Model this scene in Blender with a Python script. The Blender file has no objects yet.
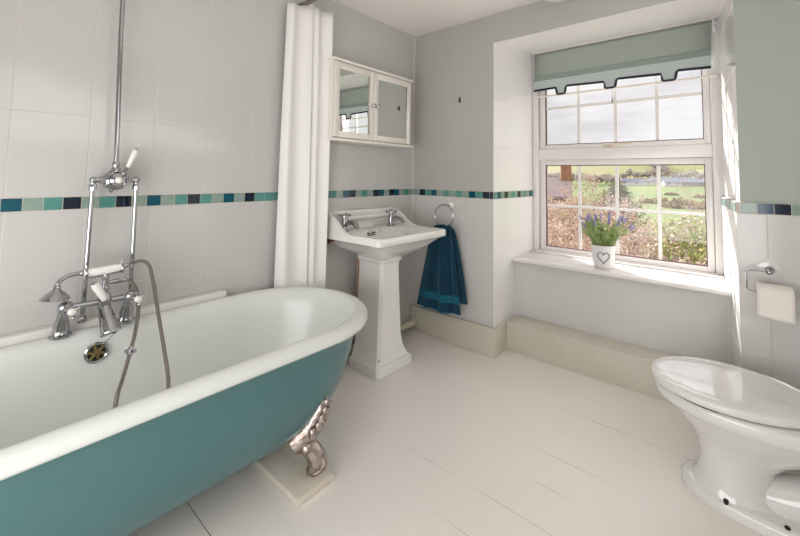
import bpy, bmesh, math, random
from mathutils import Vector, Matrix, noise as mnoise
from math import sin, cos, pi, radians, sqrt, tan, atan2

C = bpy.context.scene.collection
scene = bpy.context.scene

# ------------------------------------------------------------------ camera
cam_d = bpy.data.cameras.new('camera')
cam_d.sensor_fit = 'HORIZONTAL'
cam_d.sensor_width = 36.0
cam_d.lens = 36.0 * 387.58 / 800.0
cam_d.shift_x = (400 - 405.13) / 800.0
cam_d.shift_y = (153.45 - 268.0) / 800.0
cam_d.clip_start = 0.02
cam_d.clip_end = 3000
cam = bpy.data.objects.new('camera', cam_d)
C.objects.link(cam)
FW = Vector((0.7570465, 0.65076722, 0.05816024))
RT = Vector((0.651176, -0.75879342, 0.01422578))
UP = Vector((-0.05338928, 0.02710298 * -1, 0.9982059))
M = Matrix.Identity(4)
for i in range(3):
    M[i][0] = RT[i]; M[i][1] = UP[i]; M[i][2] = -FW[i]
M[0][3], M[1][3], M[2][3] = -2.62759, -2.16265, 1.29731
cam.matrix_world = M
scene.camera = cam

# ------------------------------------------------------------------ light, sky, exposure
world = bpy.data.worlds.new('sky')
scene.world = world
world.use_nodes = True
wn = world.node_tree.nodes; wl = world.node_tree.links
wn.clear()
w_out = wn.new('ShaderNodeOutputWorld')
w_bg = wn.new('ShaderNodeBackground')
w_tc = wn.new('ShaderNodeTexCoord')
w_sep = wn.new('ShaderNodeSeparateXYZ')
wl.new(w_tc.outputs['Generated'], w_sep.inputs[0])
w_map = wn.new('ShaderNodeMapping'); w_map.inputs['Scale'].default_value = (3.0, 3.0, 13.0)
wl.new(w_tc.outputs['Generated'], w_map.inputs[0])
w_noise = wn.new('ShaderNodeTexNoise'); w_noise.inputs['Scale'].default_value = 1.6
w_noise.inputs['Detail'].default_value = 6; w_noise.inputs['Roughness'].default_value = 0.55
wl.new(w_map.outputs[0], w_noise.inputs['Vector'])
w_cr = wn.new('ShaderNodeValToRGB')
w_cr.color_ramp.elements[0].position = 0.36; w_cr.color_ramp.elements[0].color = (0.70, 0.665, 0.70, 1)
w_cr.color_ramp.elements[1].position = 0.62; w_cr.color_ramp.elements[1].color = (0.90, 0.86, 0.885, 1)
wl.new(w_noise.outputs['Fac'], w_cr.inputs[0])
w_mr = wn.new('ShaderNodeMapRange')          # the overcast is brighter overhead than low on the horizon
w_mr.inputs['From Min'].default_value = 0.22; w_mr.inputs['From Max'].default_value = 0.75
w_mr.inputs['To Min'].default_value = 1.0; w_mr.inputs['To Max'].default_value = 4.2
wl.new(w_sep.outputs['Z'], w_mr.inputs['Value'])
wl.new(w_cr.outputs[0], w_bg.inputs['Color'])
wl.new(w_mr.outputs[0], w_bg.inputs['Strength'])
wl.new(w_bg.outputs[0], w_out.inputs['Surface'])

SUN_FROM = Vector((1.0, 1.18, 0.71)).normalized()
sun_d = bpy.data.lights.new('sun', 'SUN')
sun_d.energy = 11.0; sun_d.angle = radians(1.0); sun_d.color = (1.0, 0.955, 0.91)
sun = bpy.data.objects.new('sun', sun_d); C.objects.link(sun)
sun.rotation_euler = SUN_FROM.to_track_quat('Z', 'Y').to_euler()
sun.location = (6, 6, 8)

def area(name, loc, target, sx, sy, energy, col):
    d = bpy.data.lights.new(name, 'AREA'); d.shape = 'RECTANGLE'; d.size = sx; d.size_y = sy
    d.energy = energy; d.color = col
    o = bpy.data.objects.new(name, d); C.objects.link(o)
    o.location = loc
    o.rotation_euler = (Vector(loc) - Vector(target)).to_track_quat('Z', 'Y').to_euler()
    return o
# fill light added behind the camera, thrown up on the ceiling
area('rear_fill_light', (-1.4, -2.82, 1.90), (-1.2, -1.0, 2.54), 2.0, 0.7, 9, (0.975, 0.98, 0.985))
# larger fill light added at the left-hand end wall to lift the room
area('end_wall_fill_light', (-3.28, -1.40, 1.30), (-1.2, -1.3, 1.75), 2.0, 1.9, 54, (0.975, 0.98, 0.985))

scene.view_settings.view_transform = 'Standard'
scene.view_settings.look = 'None'
scene.view_settings.gamma = 1.0
scene.view_settings.use_curve_mapping = False
scene.view_settings.exposure = 0.22

# ------------------------------------------------------------------ room dimensions (metres)
HC = 2.54            # ceiling
ZT, ZB = 1.1889, 1.1345   # mosaic border
L1, L2 = 0.776, 2.166     # window alcove, left and right edges on wall B
DU = 0.36            # wall under the window
DW = 0.754           # window plane
XC, YD = -3.3, -2.85      # the two walls behind the camera

# ------------------------------------------------------------------ materials
def srgb(r, g, b):
    f = lambda c: (c / 255 / 12.92) if c / 255 <= 0.04045 else ((c / 255 + 0.055) / 1.055) ** 2.4
    return (f(r), f(g), f(b), 1)

def mat(name, col, rough=0.5, metal=0.0, nz=None, bump=0.0, bscale=20, spec=0.5, coat=0.0, sub=None):
    """principled material; nz=(second colour, scale, amount) adds a mottling"""
    m = bpy.data.materials.new(name); m.use_nodes = True
    n = m.node_tree.nodes; l = m.node_tree.links
    b = n['Principled BSDF']
    b.inputs['Base Color'].default_value = col
    b.inputs['Roughness'].default_value = rough
    b.inputs['Metallic'].default_value = metal
    b.inputs['Specular IOR Level'].default_value = spec
    b.inputs['Coat Weight'].default_value = coat
    b.inputs['Coat Roughness'].default_value = 0.05
    tc = n.new('ShaderNodeTexCoord')
    if nz:
        t = n.new('ShaderNodeTexNoise'); t.inputs['Scale'].default_value = nz[1]; t.inputs['Detail'].default_value = 5
        l.new(tc.outputs['Object'], t.inputs['Vector'])
        r = n.new('ShaderNodeMapRange'); r.inputs['From Min'].default_value = 0.35; r.inputs['From Max'].default_value = 0.65
        r.inputs['To Max'].default_value = nz[2]
        l.new(t.outputs['Fac'], r.inputs['Value'])
        mx = n.new('ShaderNodeMix'); mx.data_type = 'RGBA'
        mx.inputs['A'].default_value = col; mx.inputs['B'].default_value = nz[0]
        l.new(r.outputs[0], mx.inputs['Factor']); l.new(mx.outputs['Result'], b.inputs['Base Color'])
    if bump:
        t = n.new('ShaderNodeTexNoise'); t.inputs['Scale'].default_value = bscale; t.inputs['Detail'].default_value = 4
        l.new(tc.outputs['Object'], t.inputs['Vector'])
        bp = n.new('ShaderNodeBump'); bp.inputs['Strength'].default_value = bump; bp.inputs['Distance'].default_value = 0.01
        l.new(t.outputs['Fac'], bp.inputs['Height']); l.new(bp.outputs[0], b.inputs['Normal'])
    return m

def math_node(n, l, op, a, b=None, c=None):
    m = n.new('ShaderNodeMath'); m.operation = op
    for i, v in enumerate((a, b, c)):
        if v is None: continue
        if isinstance(v, (int, float)): m.inputs[i].default_value = v
        else: l.new(v, m.inputs[i])
    return m.outputs[0]

def tile_mat(name, axis, u0, uw, col, col2, grout, ztop=10.0, rough=0.12, paint=None, wav=0.25, spec=0.5):
    """glazed wall tiles with grout joints; above ztop the wall is painted plaster"""
    m = bpy.data.materials.new(name); m.use_nodes = True
    n = m.node_tree.nodes; l = m.node_tree.links
    b = n['Principled BSDF']
    tc = n.new('ShaderNodeTexCoord'); s = n.new('ShaderNodeSeparateXYZ')
    l.new(tc.outputs['Object'], s.inputs[0])
    u = s.outputs[axis]; z = s.outputs['Z']
    fu = math_node(n, l, 'FRACT', math_node(n, l, 'DIVIDE', math_node(n, l, 'SUBTRACT', u, u0), uw))
    below = math_node(n, l, 'LESS_THAN', z, 1.16)
    zz = math_node(n, l, 'MULTIPLY_ADD', below, ZT - ZB, z)
    fv = math_node(n, l, 'FRACT', math_node(n, l, 'DIVIDE', math_node(n, l, 'SUBTRACT', zz, ZT - 3.5), 0.35))
    du = math_node(n, l, 'MINIMUM', fu, math_node(n, l, 'SUBTRACT', 1.0, fu))
    dv = math_node(n, l, 'MINIMUM', fv, math_node(n, l, 'SUBTRACT', 1.0, fv))
    du = math_node(n, l, 'MULTIPLY', du, uw); dv = math_node(n, l, 'MULTIPLY', dv, 0.35)
    d = math_node(n, l, 'MINIMUM', du, dv)
    mr = n.new('ShaderNodeMapRange'); mr.inputs['From Min'].default_value = 0.0010; mr.inputs['From Max'].default_value = 0.0022
    l.new(d, mr.inputs['Value'])                     # 0 in the joint, 1 on the tile
    isup = math_node(n, l, 'GREATER_THAN', z, ztop)
    face = math_node(n, l, 'MAXIMUM', mr.outputs[0], isup)
    t = n.new('ShaderNodeTexNoise'); t.inputs['Scale'].default_value = 2.3; t.inputs['Detail'].default_value = 4
    l.new(tc.outputs['Object'], t.inputs['Vector'])
    m1 = n.new('ShaderNodeMix'); m1.data_type = 'RGBA'; m1.inputs['A'].default_value = col; m1.inputs['B'].default_value = col2
    l.new(t.outputs['Fac'], m1.inputs['Factor'])
    m2 = n.new('ShaderNodeMix'); m2.data_type = 'RGBA'; m2.inputs['A'].default_value = grout
    l.new(face, m2.inputs['Factor']); l.new(m1.outputs['Result'], m2.inputs['B'])
    src = m2.outputs['Result']
    if paint:
        m3 = n.new('ShaderNodeMix'); m3.data_type = 'RGBA'; m3.inputs['B'].default_value = paint
        l.new(isup, m3.inputs['Factor']); l.new(src, m3.inputs['A']); src = m3.outputs['Result']
    l.new(src, b.inputs['Base Color'])
    ro = math_node(n, l, 'MULTIPLY_ADD', face, rough - 0.6, 0.6)
    if paint: ro = math_node(n, l, 'MAXIMUM', ro, math_node(n, l, 'MULTIPLY', isup, 0.42))
    l.new(ro, b.inputs['Roughness'])
    w = n.new('ShaderNodeTexNoise'); w.inputs['Scale'].default_value = 9.0; w.inputs['Detail'].default_value = 2
    l.new(tc.outputs['Object'], w.inputs['Vector'])
    h = math_node(n, l, 'MULTIPLY_ADD', w.outputs['Fac'], wav, mr.outputs[0] if not paint else face)
    b.inputs['Specular IOR Level'].default_value = spec
    bp = n.new('ShaderNodeBump'); bp.inputs['Strength'].default_value = 0.5; bp.inputs['Distance'].default_value = 0.002
    l.new(h, bp.inputs['Height']); l.new(bp.outputs[0], b.inputs['Normal'])
    return m

TILE = srgb(194, 195, 192); TILE2 = srgb(202, 198, 195); GROUT = srgb(214, 203, 192)
PAINT_B = srgb(184, 181, 177)
PAINT_R = srgb(164, 171, 162)     # right pier, slightly darker and greener than PAINT_B
M_wallA = tile_mat('glazed_tile_long_wall', 'X', -0.017, 0.2475, TILE, TILE2, GROUT)
M_wallB = tile_mat('glazed_tile_window_wall', 'Y', -0.036, 0.2475, srgb(205, 203, 200), srgb(211, 208, 206), srgb(196, 188, 180), ztop=1.1889, paint=PAINT_B)
M_under = tile_mat('glazed_tile_under_window', 'Y', -1.052, 0.2613, srgb(205, 203, 200), srgb(211, 208, 206), srgb(214, 208, 200))
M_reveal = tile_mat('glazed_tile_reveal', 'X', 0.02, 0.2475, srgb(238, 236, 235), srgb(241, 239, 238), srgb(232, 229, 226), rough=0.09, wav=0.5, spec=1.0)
M_ceil = mat('ceiling_paint', srgb(243, 237, 232), 0.8, bump=0.05, bscale=40)
M_head = mat('white_gloss_paint', srgb(246, 243, 241), 0.35)
M_skirt = mat('cream_gloss_paint', srgb(208, 202, 189), 0.33, nz=(srgb(200, 193, 176), 5, 0.5))
M_upvc = mat('white_upvc', srgb(228, 223, 221), 0.25)
M_gasket = mat('dark_window_gasket', srgb(92, 50, 55), 0.6)
M_gasket2 = mat('pale_spacer_bar', srgb(205, 198, 196), 0.4)
M_enamel = mat('white_enamel', srgb(222, 224, 220), 0.22, coat=0.0)
M_teal = mat('teal_bath_paint', srgb(70, 112, 114), 0.28, nz=(srgb(74, 117, 124), 1.5, 0.6), coat=0.15)
M_ceramic = mat('white_ceramic', srgb(236, 234, 230), 0.1, coat=0.4)
M_ceramic_w = mat('white_toilet_ceramic', srgb(226, 224, 221), 0.09, coat=0.4)
M_chrome = mat('chrome', srgb(178, 178, 182), 0.10, metal=1.0)
M_chrome_old = mat('tarnished_chrome', srgb(200, 190, 186), 0.3, metal=1.0, nz=(srgb(120, 88, 74), 38, 0.6), bump=0.5, bscale=60)
M_porc = mat('white_porcelain_grip', srgb(238, 234, 228), 0.12)
M_black = mat('black_hole', srgb(18, 18, 18), 0.6)
M_brassdark = mat('dark_brass', srgb(150, 132, 92), 0.35, metal=0.8)
M_mirror = mat('mirror_glass', srgb(232, 236, 233), 0.01, metal=1.0)
M_cab = mat('white_cabinet_paint', srgb(236, 229, 222), 0.4)
M_gap = mat('door_gap_brown', srgb(140, 110, 92), 0.7)
M_pipe = mat('painted_pipe', srgb(206, 199, 182), 0.4)
M_wood = mat('painted_board', srgb(220, 212, 200), 0.45, nz=(srgb(196, 184, 164), 12, 0.5))
M_paper = mat('tissue_paper', srgb(236, 228, 222), 0.9)
M_blind = mat('sage_blind_fabric', srgb(164, 172, 163), 0.8, bump=0.15, bscale=300)
M_blindlow = mat('pale_blue_blind_border', srgb(186, 196, 194), 0.8)
M_trim = mat('dark_navy_braid', srgb(38, 36, 52), 0.8)
M_glassdome = mat('frosted_lamp_glass', srgb(235, 232, 226), 0.15)
M_rust = mat('rusty_bracket', srgb(120, 74, 48), 0.8)
M_sealant = mat('white_sealant', srgb(228, 224, 218), 0.35)

def floor_mat():
    m = bpy.data.materials.new('white_painted_boards'); m.use_nodes = True
    n = m.node_tree.nodes; l = m.node_tree.links; b = n['Principled BSDF']
    tc = n.new('ShaderNodeTexCoord'); s = n.new('ShaderNodeSeparateXYZ'); l.new(tc.outputs['Object'], s.inputs[0])
    W = 0.2045
    q = math_node(n, l, 'DIVIDE', math_node(n, l, 'SUBTRACT', s.outputs['X'], -1.9565), W)
    f = math_node(n, l, 'FRACT', q)
    d = math_node(n, l, 'MULTIPLY', math_node(n, l, 'MINIMUM', f, math_node(n, l, 'SUBTRACT', 1.0, f)), W)
    # joint strength varies along the board, so some joints are filled with paint
    mp = n.new('ShaderNodeMapping'); mp.inputs['Scale'].default_value = (5, 0.9, 1)
    l.new(tc.outputs['Object'], mp.inputs[0])
    t = n.new('ShaderNodeTexNoise'); t.inputs['Scale'].default_value = 1.7; l.new(mp.outputs[0], t.inputs['Vector'])
    st = n.new('ShaderNodeMapRange'); st.inputs['From Min'].default_value = 0.54; st.inputs['From Max'].default_value = 0.72
    st.inputs['To Min'].default_value = 0.05; st.inputs['To Max'].default_value = 0.75
    l.new(t.outputs['Fac'], st.inputs['Value'])
    open_ = math_node(n, l, 'LESS_THAN', math_node(n, l, 'ABSOLUTE', math_node(n, l, 'ADD', s.outputs['X'], 1.9565)), 0.05)   # one open joint, never filled
    st_out = math_node(n, l, 'MAXIMUM', st.outputs[0], open_)
    j = n.new('ShaderNodeMapRange'); j.inputs['From Min'].default_value = 0.0008; j.inputs['From Max'].default_value = 0.0020
    j.inputs['To Min'].default_value = 1; j.inputs['To Max'].default_value = 0
    l.new(d, j.inputs['Value'])
    jj = math_node(n, l, 'MULTIPLY', j.outputs[0], st_out)
    t2 = n.new('ShaderNodeTexNoise'); t2.inputs['Scale'].default_value = 3.0; t2.inputs['Detail'].default_value = 6
    l.new(tc.outputs['Object'], t2.inputs['Vector'])
    m1 = n.new('ShaderNodeMix'); m1.data_type = 'RGBA'; m1.inputs['A'].default_value = srgb(236, 229, 222); m1.inputs['B'].default_value = srgb(241, 234, 228)
    l.new(t2.outputs['Fac'], m1.inputs['Factor'])
    m2 = n.new('ShaderNodeMix'); m2.data_type = 'RGBA'; m2.inputs['B'].default_value = srgb(120, 104, 88)
    l.new(jj, m2.inputs['Factor']); l.new(m1.outputs['Result'], m2.inputs['A'])
    l.new(m2.outputs['Result'], b.inputs['Base Color'])
    b.inputs['Roughness'].default_value = 0.33
    bp = n.new('ShaderNodeBump'); bp.inputs['Strength'].default_value = 0.35; bp.inputs['Distance'].default_value = 0.003
    h = math_node(n, l, 'SUBTRACT', math_node(n, l, 'MULTIPLY', t2.outputs['Fac'], 0.5), jj)
    l.new(h, bp.inputs['Height']); l.new(bp.outputs[0], b.inputs['Normal'])
    return m
M_floor = floor_mat()

def glass_mat():
    m = bpy.data.materials.new('window_glass'); m.use_nodes = True
    n = m.node_tree.nodes; l = m.node_tree.links; n.clear()
    o = n.new('ShaderNodeOutputMaterial'); t = n.new('ShaderNodeBsdfTransparent'); g = n.new('ShaderNodeBsdfGlossy')
    g.inputs['Roughness'].default_value = 0.02
    t.inputs['Color'].default_value = (0.97, 0.985, 0.975, 1)
    lw0 = n.new('ShaderNodeLayerWeight'); lw0.inputs['Blend'].default_value = 0.5
    lw1 = math_node(n, l, 'MULTIPLY_ADD', math_node(n, l, 'POWER', lw0.outputs['Facing'], 5.0), 0.6, 0.02)
    mx = n.new('ShaderNodeMixShader')
    l.new(lw1, mx.inputs[0]); l.new(t.outputs[0], mx.inputs[1]); l.new(g.outputs[0], mx.inputs[2]); l.new(mx.outputs[0], o.inputs[0])
    return m
M_glass = glass_mat()

def curtain_mat():
    m = mat('white_shower_curtain', srgb(240, 237, 234), 0.75)
    b = m.node_tree.nodes['Principled BSDF']
    b.inputs['Subsurface Weight'].default_value = 0.0
    return m
M_curtain = curtain_mat()

def towel_mat(name, c1, c2, sc=130):
    m = mat(name, c1, 0.95, nz=(c2, 40, 0.7), bump=1.0, bscale=sc)
    b = m.node_tree.nodes['Principled BSDF']
    b.inputs['Sheen Weight'].default_value = 0.6
    b.inputs['Sheen Tint'].default_value = srgb(90, 170, 195)
    return m
M_towel = towel_mat('teal_towelling', srgb(6, 60, 84), srgb(3, 38, 58))
M_towelband = towel_mat('teal_towel_band', srgb(20, 104, 126), srgb(14, 90, 112), 30)

# ------------------------------------------------------------------ mesh helpers
class MB:
    def __init__(s):
        s.v = []; s.f = []; s.mi = []; s.cur = 0
    def add(s, vs, fs):
        o = len(s.v); s.v += [Vector(v) for v in vs]
        for f in fs: s.f.append([i + o for i in f]); s.mi.append(s.cur)
    def box(s, x0, x1, y0, y1, z0, z1):
        v = [(x, y, z) for z in (z0, z1) for y in (y0, y1) for x in (x0, x1)]
        s.add(v, [(0, 2, 3, 1), (4, 5, 7, 6), (0, 1, 5, 4), (2, 6, 7, 3), (0, 4, 6, 2), (1, 3, 7, 5)]); return s
    def quad(s, a, b, c, d): s.add([a, b, c, d], [(0, 1, 2, 3)]); return s
    def loft(s, rings, closed=True, cap0=True, cap1=True):
        n = len(rings[0]); vs = [p for r in rings for p in r]; fs = []
        for i in range(len(rings) - 1):
            for j in range(n if closed else n - 1):
                k = (j + 1) % n
                fs.append((i * n + j, i * n + k, (i + 1) * n + k, (i + 1) * n + j))
        if cap0: fs.append(tuple(reversed(range(n))))
        if cap1: fs.append(tuple(range((len(rings) - 1) * n, len(rings) * n)))
        s.add(vs, fs); return s
    def tube(s, pts, r, seg=12, caps=True, flat=1.0):
        pts = [Vector(p) for p in pts]; n = len(pts)
        rr = r if isinstance(r, (list, tuple)) else [r] * n
        T = []
        for i in range(n):
            a = pts[max(i - 1, 0)]; b = pts[min(i + 1, n - 1)]
            d = (b - a); T.append(d.normalized() if d.length > 1e-9 else Vector((0, 0, 1)))
        up = Vector((0, 0, 1)) if abs(T[0].z) < 0.9 else Vector((1, 0, 0))
        N = (up - T[0] * up.dot(T[0])).normalized(); rings = []
        for i in range(n):
            N = (N - T[i] * N.dot(T[i])); N = N.normalized() if N.length > 1e-6 else T[i].orthogonal().normalized()
            B = T[i].cross(N)
            rings.append([pts[i] + (N * cos(2 * pi * k / seg) + B * sin(2 * pi * k / seg) * flat) * rr[i] for k in range(seg)])
        return s.loft(rings, True, caps, caps)
    def lathe(s, prof, origin, axis=(0, 0, 1), seg=24, caps=True):
        A = Vector(axis).normalized(); U = A.orthogonal().normalized(); W = A.cross(U); O = Vector(origin)
        rings = [[O + A * z + (U * cos(2 * pi * k / seg) + W * sin(2 * pi * k / seg)) * max(r, 1e-4) for k in range(seg)] for r, z in prof]
        return s.loft(rings, True, caps, caps)
    def ball(s, c, r, seg=12, sc=(1, 1, 1)):
        rings = []
        for i in range(seg // 2 + 1):
            a = -pi / 2 + pi * i / (seg // 2)
            rings.append([Vector(c) + Vector((cos(2 * pi * k / seg) * cos(a) * sc[0], sin(2 * pi * k / seg) * cos(a) * sc[1], sin(a) * sc[2])) * r for k in range(seg)])
        return s.loft(rings, True, False, False)
    def torus(s, c, R, r, axis=(0, 0, 1), seg=40, rs=8):
        A = Vector(axis).normalized(); U = A.orthogonal().normalized(); W = A.cross(U)
        pts = [Vector(c) + (U * cos(2 * pi * k / seg) + W * sin(2 * pi * k / seg)) * R for k in range(seg)]
        n = seg; rings = []
        for k in range(seg):
            e = (pts[k] - Vector(c)).normalized()
            rings.append([pts[k] + (e * cos(2 * pi * j / rs) + A * sin(2 * pi * j / rs)) * r for j in range(rs)])
        rings.append(rings[0]); return s.loft(rings, True, False, False)
    def prism(s, poly, plane, a, b):
        """polygon (p,q) extruded along the third axis from a to b; plane 'xy','xz','yz'"""
        def P(p, q, h): return {'xy': (p, q, h), 'xz': (p, h, q), 'yz': (h, p, q)}[plane]
        return s.loft([[P(p, q, a) for p, q in poly], [P(p, q, b) for p, q in poly]])

ORIG = {}
def build(name, mb, m, parent=None, smooth=True, bevel=0, origin=None, sub=0, solid=0, autos=40):
    me = bpy.data.meshes.new(name)
    if parent is not None: o0 = ORIG[parent.name]
    elif origin is not None: o0 = Vector(origin)
    else: o0 = Vector((0, 0, 0))
    me.from_pydata([tuple(v - o0) for v in mb.v], [], mb.f)
    ms = m if isinstance(m, (list, tuple)) else [m]
    for k in ms: me.materials.append(k)
    if len(ms) > 1: me.polygons.foreach_set('material_index', mb.mi)
    bm = bmesh.new(); bm.from_mesh(me)
    bmesh.ops.remove_doubles(bm, verts=bm.verts, dist=1e-5) if len(mb.v) < 30000 else None
    bmesh.ops.recalc_face_normals(bm, faces=bm.faces) if len(mb.v) < 30000 else None
    if smooth:
        for f in bm.faces: f.smooth = True
        for e in bm.edges:
            if len(e.link_faces) == 2 and e.calc_face_angle(0) > radians(autos): e.smooth = False
    bm.to_mesh(me); bm.free()
    ob = bpy.data.objects.new(name, me); C.objects.link(ob)
    if parent is not None: ob.parent = parent; ob.location = (0, 0, 0)
    else: ob.location = o0
    ORIG[ob.name] = o0
    if bevel:
        bv = ob.modifiers.new('bevel', 'BEVEL'); bv.width = bevel; bv.segments = 3; bv.limit_method = 'ANGLE'; bv.angle_limit = radians(35)
        bv.harden_normals = False
        for p in me.polygons: p.use_smooth = True
    if sub:
        sm = ob.modifiers.new('subdivision', 'SUBSURF'); sm.levels = sub; sm.render_levels = sub
    if solid:
        so = ob.modifiers.new('thickness', 'SOLIDIFY'); so.thickness = solid; so.offset = 0
    return ob

def thing(name, loc, label, cat, group=None):
    o = bpy.data.objects.new(name, None); C.objects.link(o); o.location = loc; o.empty_display_size = 0.1
    o['label'] = label; o['category'] = cat
    if group: o['group'] = group
    ORIG[o.name] = Vector(loc); return o
def tag(o, label, cat, group=None):
    o['label'] = label; o['category'] = cat
    if group: o['group'] = group
    return o
def struct(name, mb, m, **k):
    o = build(name, mb, m, **k); o['kind'] = 'structure'; return o

def smooth_path(pts, n=8):
    P = [Vector(p) for p in pts]; out = []
    for i in range(len(P) - 1):
        p0 = P[max(i - 1, 0)]; p1 = P[i]; p2 = P[i + 1]; p3 = P[min(i + 2, len(P) - 1)]
        for k in range(n):
            t = k / n
            out.append(0.5 * ((2 * p1) + (p2 - p0) * t + (2 * p0 - 5 * p1 + 4 * p2 - p3) * t * t + (3 * p1 - p0 - 3 * p2 + p3) * t ** 3))
    out.append(P[-1]); return out

def rrect(x0, x1, y0, y1, r, z, n=6):
    pts = []
    for cx, cy, a0 in ((x1 - r, y1 - r, 0), (x0 + r, y1 - r, 90), (x0 + r, y0 + r, 180), (x1 - r, y0 + r, 270)):
        for k in range(n + 1):
            a = radians(a0 + 90 * k / n); pts.append(Vector((cx + r * cos(a), cy + r * sin(a), z)))
    return pts

# ================================================================== THE ROOM
b = MB(); b.box(XC - 0.1, 0.36, YD - 0.1, 0.1, -0.12, 0.0)
struct('floor', b, M_floor, smooth=False)
b = MB(); b.box(XC - 0.1, 0.05, YD - 0.1, 0.1, HC, HC + 0.12)
struct('ceiling', b, M_ceil, smooth=False)
b = MB(); b.box(XC - 0.1, 1.15, 0.0, 0.14, -0.12, HC + 0.12)
struct('wall_left', b, M_wallA, smooth=False)
# window wall: left pier, right pier, header, wall under the window
b = MB(); b.box(0.0, 0.95, -L1, 0.0, -0.12, HC + 0.12)
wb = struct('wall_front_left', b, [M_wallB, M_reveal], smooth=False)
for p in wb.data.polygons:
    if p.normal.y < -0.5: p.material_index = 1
b = MB()   # right pier with a slightly splayed reveal
b.prism([(0.0, -L2), (DW + 0.2, -2.062), (DW + 0.2, YD - 0.1), (0.0, YD - 0.1)], 'xy', -0.12, HC + 0.12)
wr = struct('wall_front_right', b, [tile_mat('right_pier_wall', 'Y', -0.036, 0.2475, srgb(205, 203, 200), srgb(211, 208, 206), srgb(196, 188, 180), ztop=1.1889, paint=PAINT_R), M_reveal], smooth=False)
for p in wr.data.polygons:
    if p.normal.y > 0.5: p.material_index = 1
# the tiled lower part of the right pier stands a tile's thickness proud
b = MB()
b.prism([(-0.012, -L2 + 0.016), (0.0, -L2 + 0.017), (DW - 0.02, -2.070), (DW - 0.02, -2.09), (0.02, -L2 - 0.02), (0.0, YD), (-0.012, YD)], 'xy', 0.0, ZT)
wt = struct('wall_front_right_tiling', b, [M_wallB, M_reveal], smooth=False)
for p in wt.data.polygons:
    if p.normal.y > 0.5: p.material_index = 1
b = MB()   # header: soffit rises a little towards the window
b.prism([(0.0, 2.318), (0.95, 2.435), (0.95, HC + 0.12), (0.0, HC + 0.12)], 'xz', -L1 - 0.001, -L2 - 0.02)
hd = struct('wall_front_header', b, [mat('window_wall_plaster', PAINT_B, 0.42), M_head], smooth=False)
for p in hd.data.polygons:
    if p.normal.z < -0.5: p.material_index = 1
b = MB(); b.box(DU, 0.95, -L2 - 0.02, -L1, -0.12, 0.632)
struct('wall_front_under_window', b, M_under, smooth=False)
# walls behind the camera
b = MB(); b.box(XC - 0.1, XC, YD, 0.0, 0.0, HC)
struct('wall_back', b, mat('back_wall_paint', srgb(214, 211, 205), 0.5), smooth=False)
b = MB(); b.box(XC, 0.0, YD - 0.1, YD, 0.0, HC)
struct('wall_right', b, mat('right_wall_paint', srgb(205, 205, 198), 0.5), smooth=False)

# mosaic borders: real glass tiles set in a grout bed
MOS = {'T': mat('mosaic_deep_teal', srgb(0, 84, 100), 0.1, nz=(srgb(6, 72, 92), 30, 1)),
       'L': mat('mosaic_pale_sage', srgb(144, 162, 152), 0.1, nz=(srgb(134, 153, 143), 30, 1)),
       'M': mat('mosaic_sea_green', srgb(78, 136, 128), 0.1, nz=(srgb(88, 144, 136), 30, 1)),
       'N': mat('mosaic_near_black_navy', srgb(6, 20, 38), 0.1, nz=(srgb(10, 28, 50), 30, 1)),
       'B': mat('mosaic_blue', srgb(22, 62, 92), 0.1, nz=(srgb(16, 54, 84), 30, 1))}
KEYS = 'TLMNB'; MBED = mat('mosaic_grout', srgb(206, 196, 184), 0.7)
def mosaic(name, origin, direction, normal, start, pitch, seq, length):
    """tiles along direction from origin; start = position of the first tile's beginning"""
    D = Vector(direction); Nn = Vector(normal); O = Vector(origin); Z = Vector((0, 0, 1)); mb = MB()
    def blk(a, c, z0, z1, t, k):
        mb.cur = k
        v = [O + D * u + Nn * w + Z * z for z in (z0, z1) for w in (0, t) for u in (a, c)]
        mb.add(v, [(0, 2, 3, 1), (4, 5, 7, 6), (0, 1, 5, 4), (2, 6, 7, 3), (0, 4, 6, 2), (1, 3, 7, 5)])
    blk(0, length, ZB, ZT, 0.0015, 5)
    for i, ch in enumerate(seq):
        a = start + pitch * i + 0.0016; c = start + pitch * (i + 1) - 0.0016
        a = max(a, 0.001); c = min(c, length - 0.001)
        if c - a > 0.004: blk(a, c, ZB + 0.002, ZT - 0.002, 0.0035, KEYS.index(ch))
    struct(name, mb, [MOS[k] for k in KEYS] + [MBED], smooth=False)
seqA = 'LTMN' + 'MTLNMLTNLMTN' + 'T' + 'TLMNLMNLTLMNMLTLNMMM' + 'TLNMLT' + 'MLTNLMLNTLNTLMLN'
nA = len(seqA)
# tile index m covers x = -0.0015-0.061*(41-m) .. ; m=0 is the 18th entry
m0 = seqA.index('TTLMNLMN') + 1
xs = -0.0015 - 0.061 * (41 + m0)
mosaic('trim_1', (xs, 0, 0), (1, 0, 0), (0, -1, 0), 0, 0.061, seqA[:m0 + 42], -0.001 - xs)
mosaic('trim_2', (0, 0, 0), (0, -1, 0), (-1, 0, 0), -0.045, 0.061, 'NLNMTLMLMLTMNN', L1)
mosaic('trim_3', (0.0, -L1, 0), (1, 0, 0), (0, -1, 0), 0.0, 0.0585, 'MTLNLMLNLMLTM', DW - 0.01)
dv = Vector((DW - 0.02, -2.070 + L2 - 0.017, 0)); 
mosaic('trim_4', (-0.012, -L2 + 0.016, 0), dv.normalized(), (-dv.normalized().y, dv.normalized().x, 0), 0, 0.061, 'LMLMTMLMLMTLM', dv.length)
mosaic('trim_5', (-0.012, -L2 + 0.016, 0), (0, -1, 0), (-1, 0, 0), 0.018, 0.061, 'LBNLMTLNMLT', 0.69)
b = MB(); b.tube([(-0.004, -0.004, 0.2), (-0.004, -0.004, HC - 0.01)], 0.004, 6)
struct('trim_6', b, M_sealant)

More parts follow.
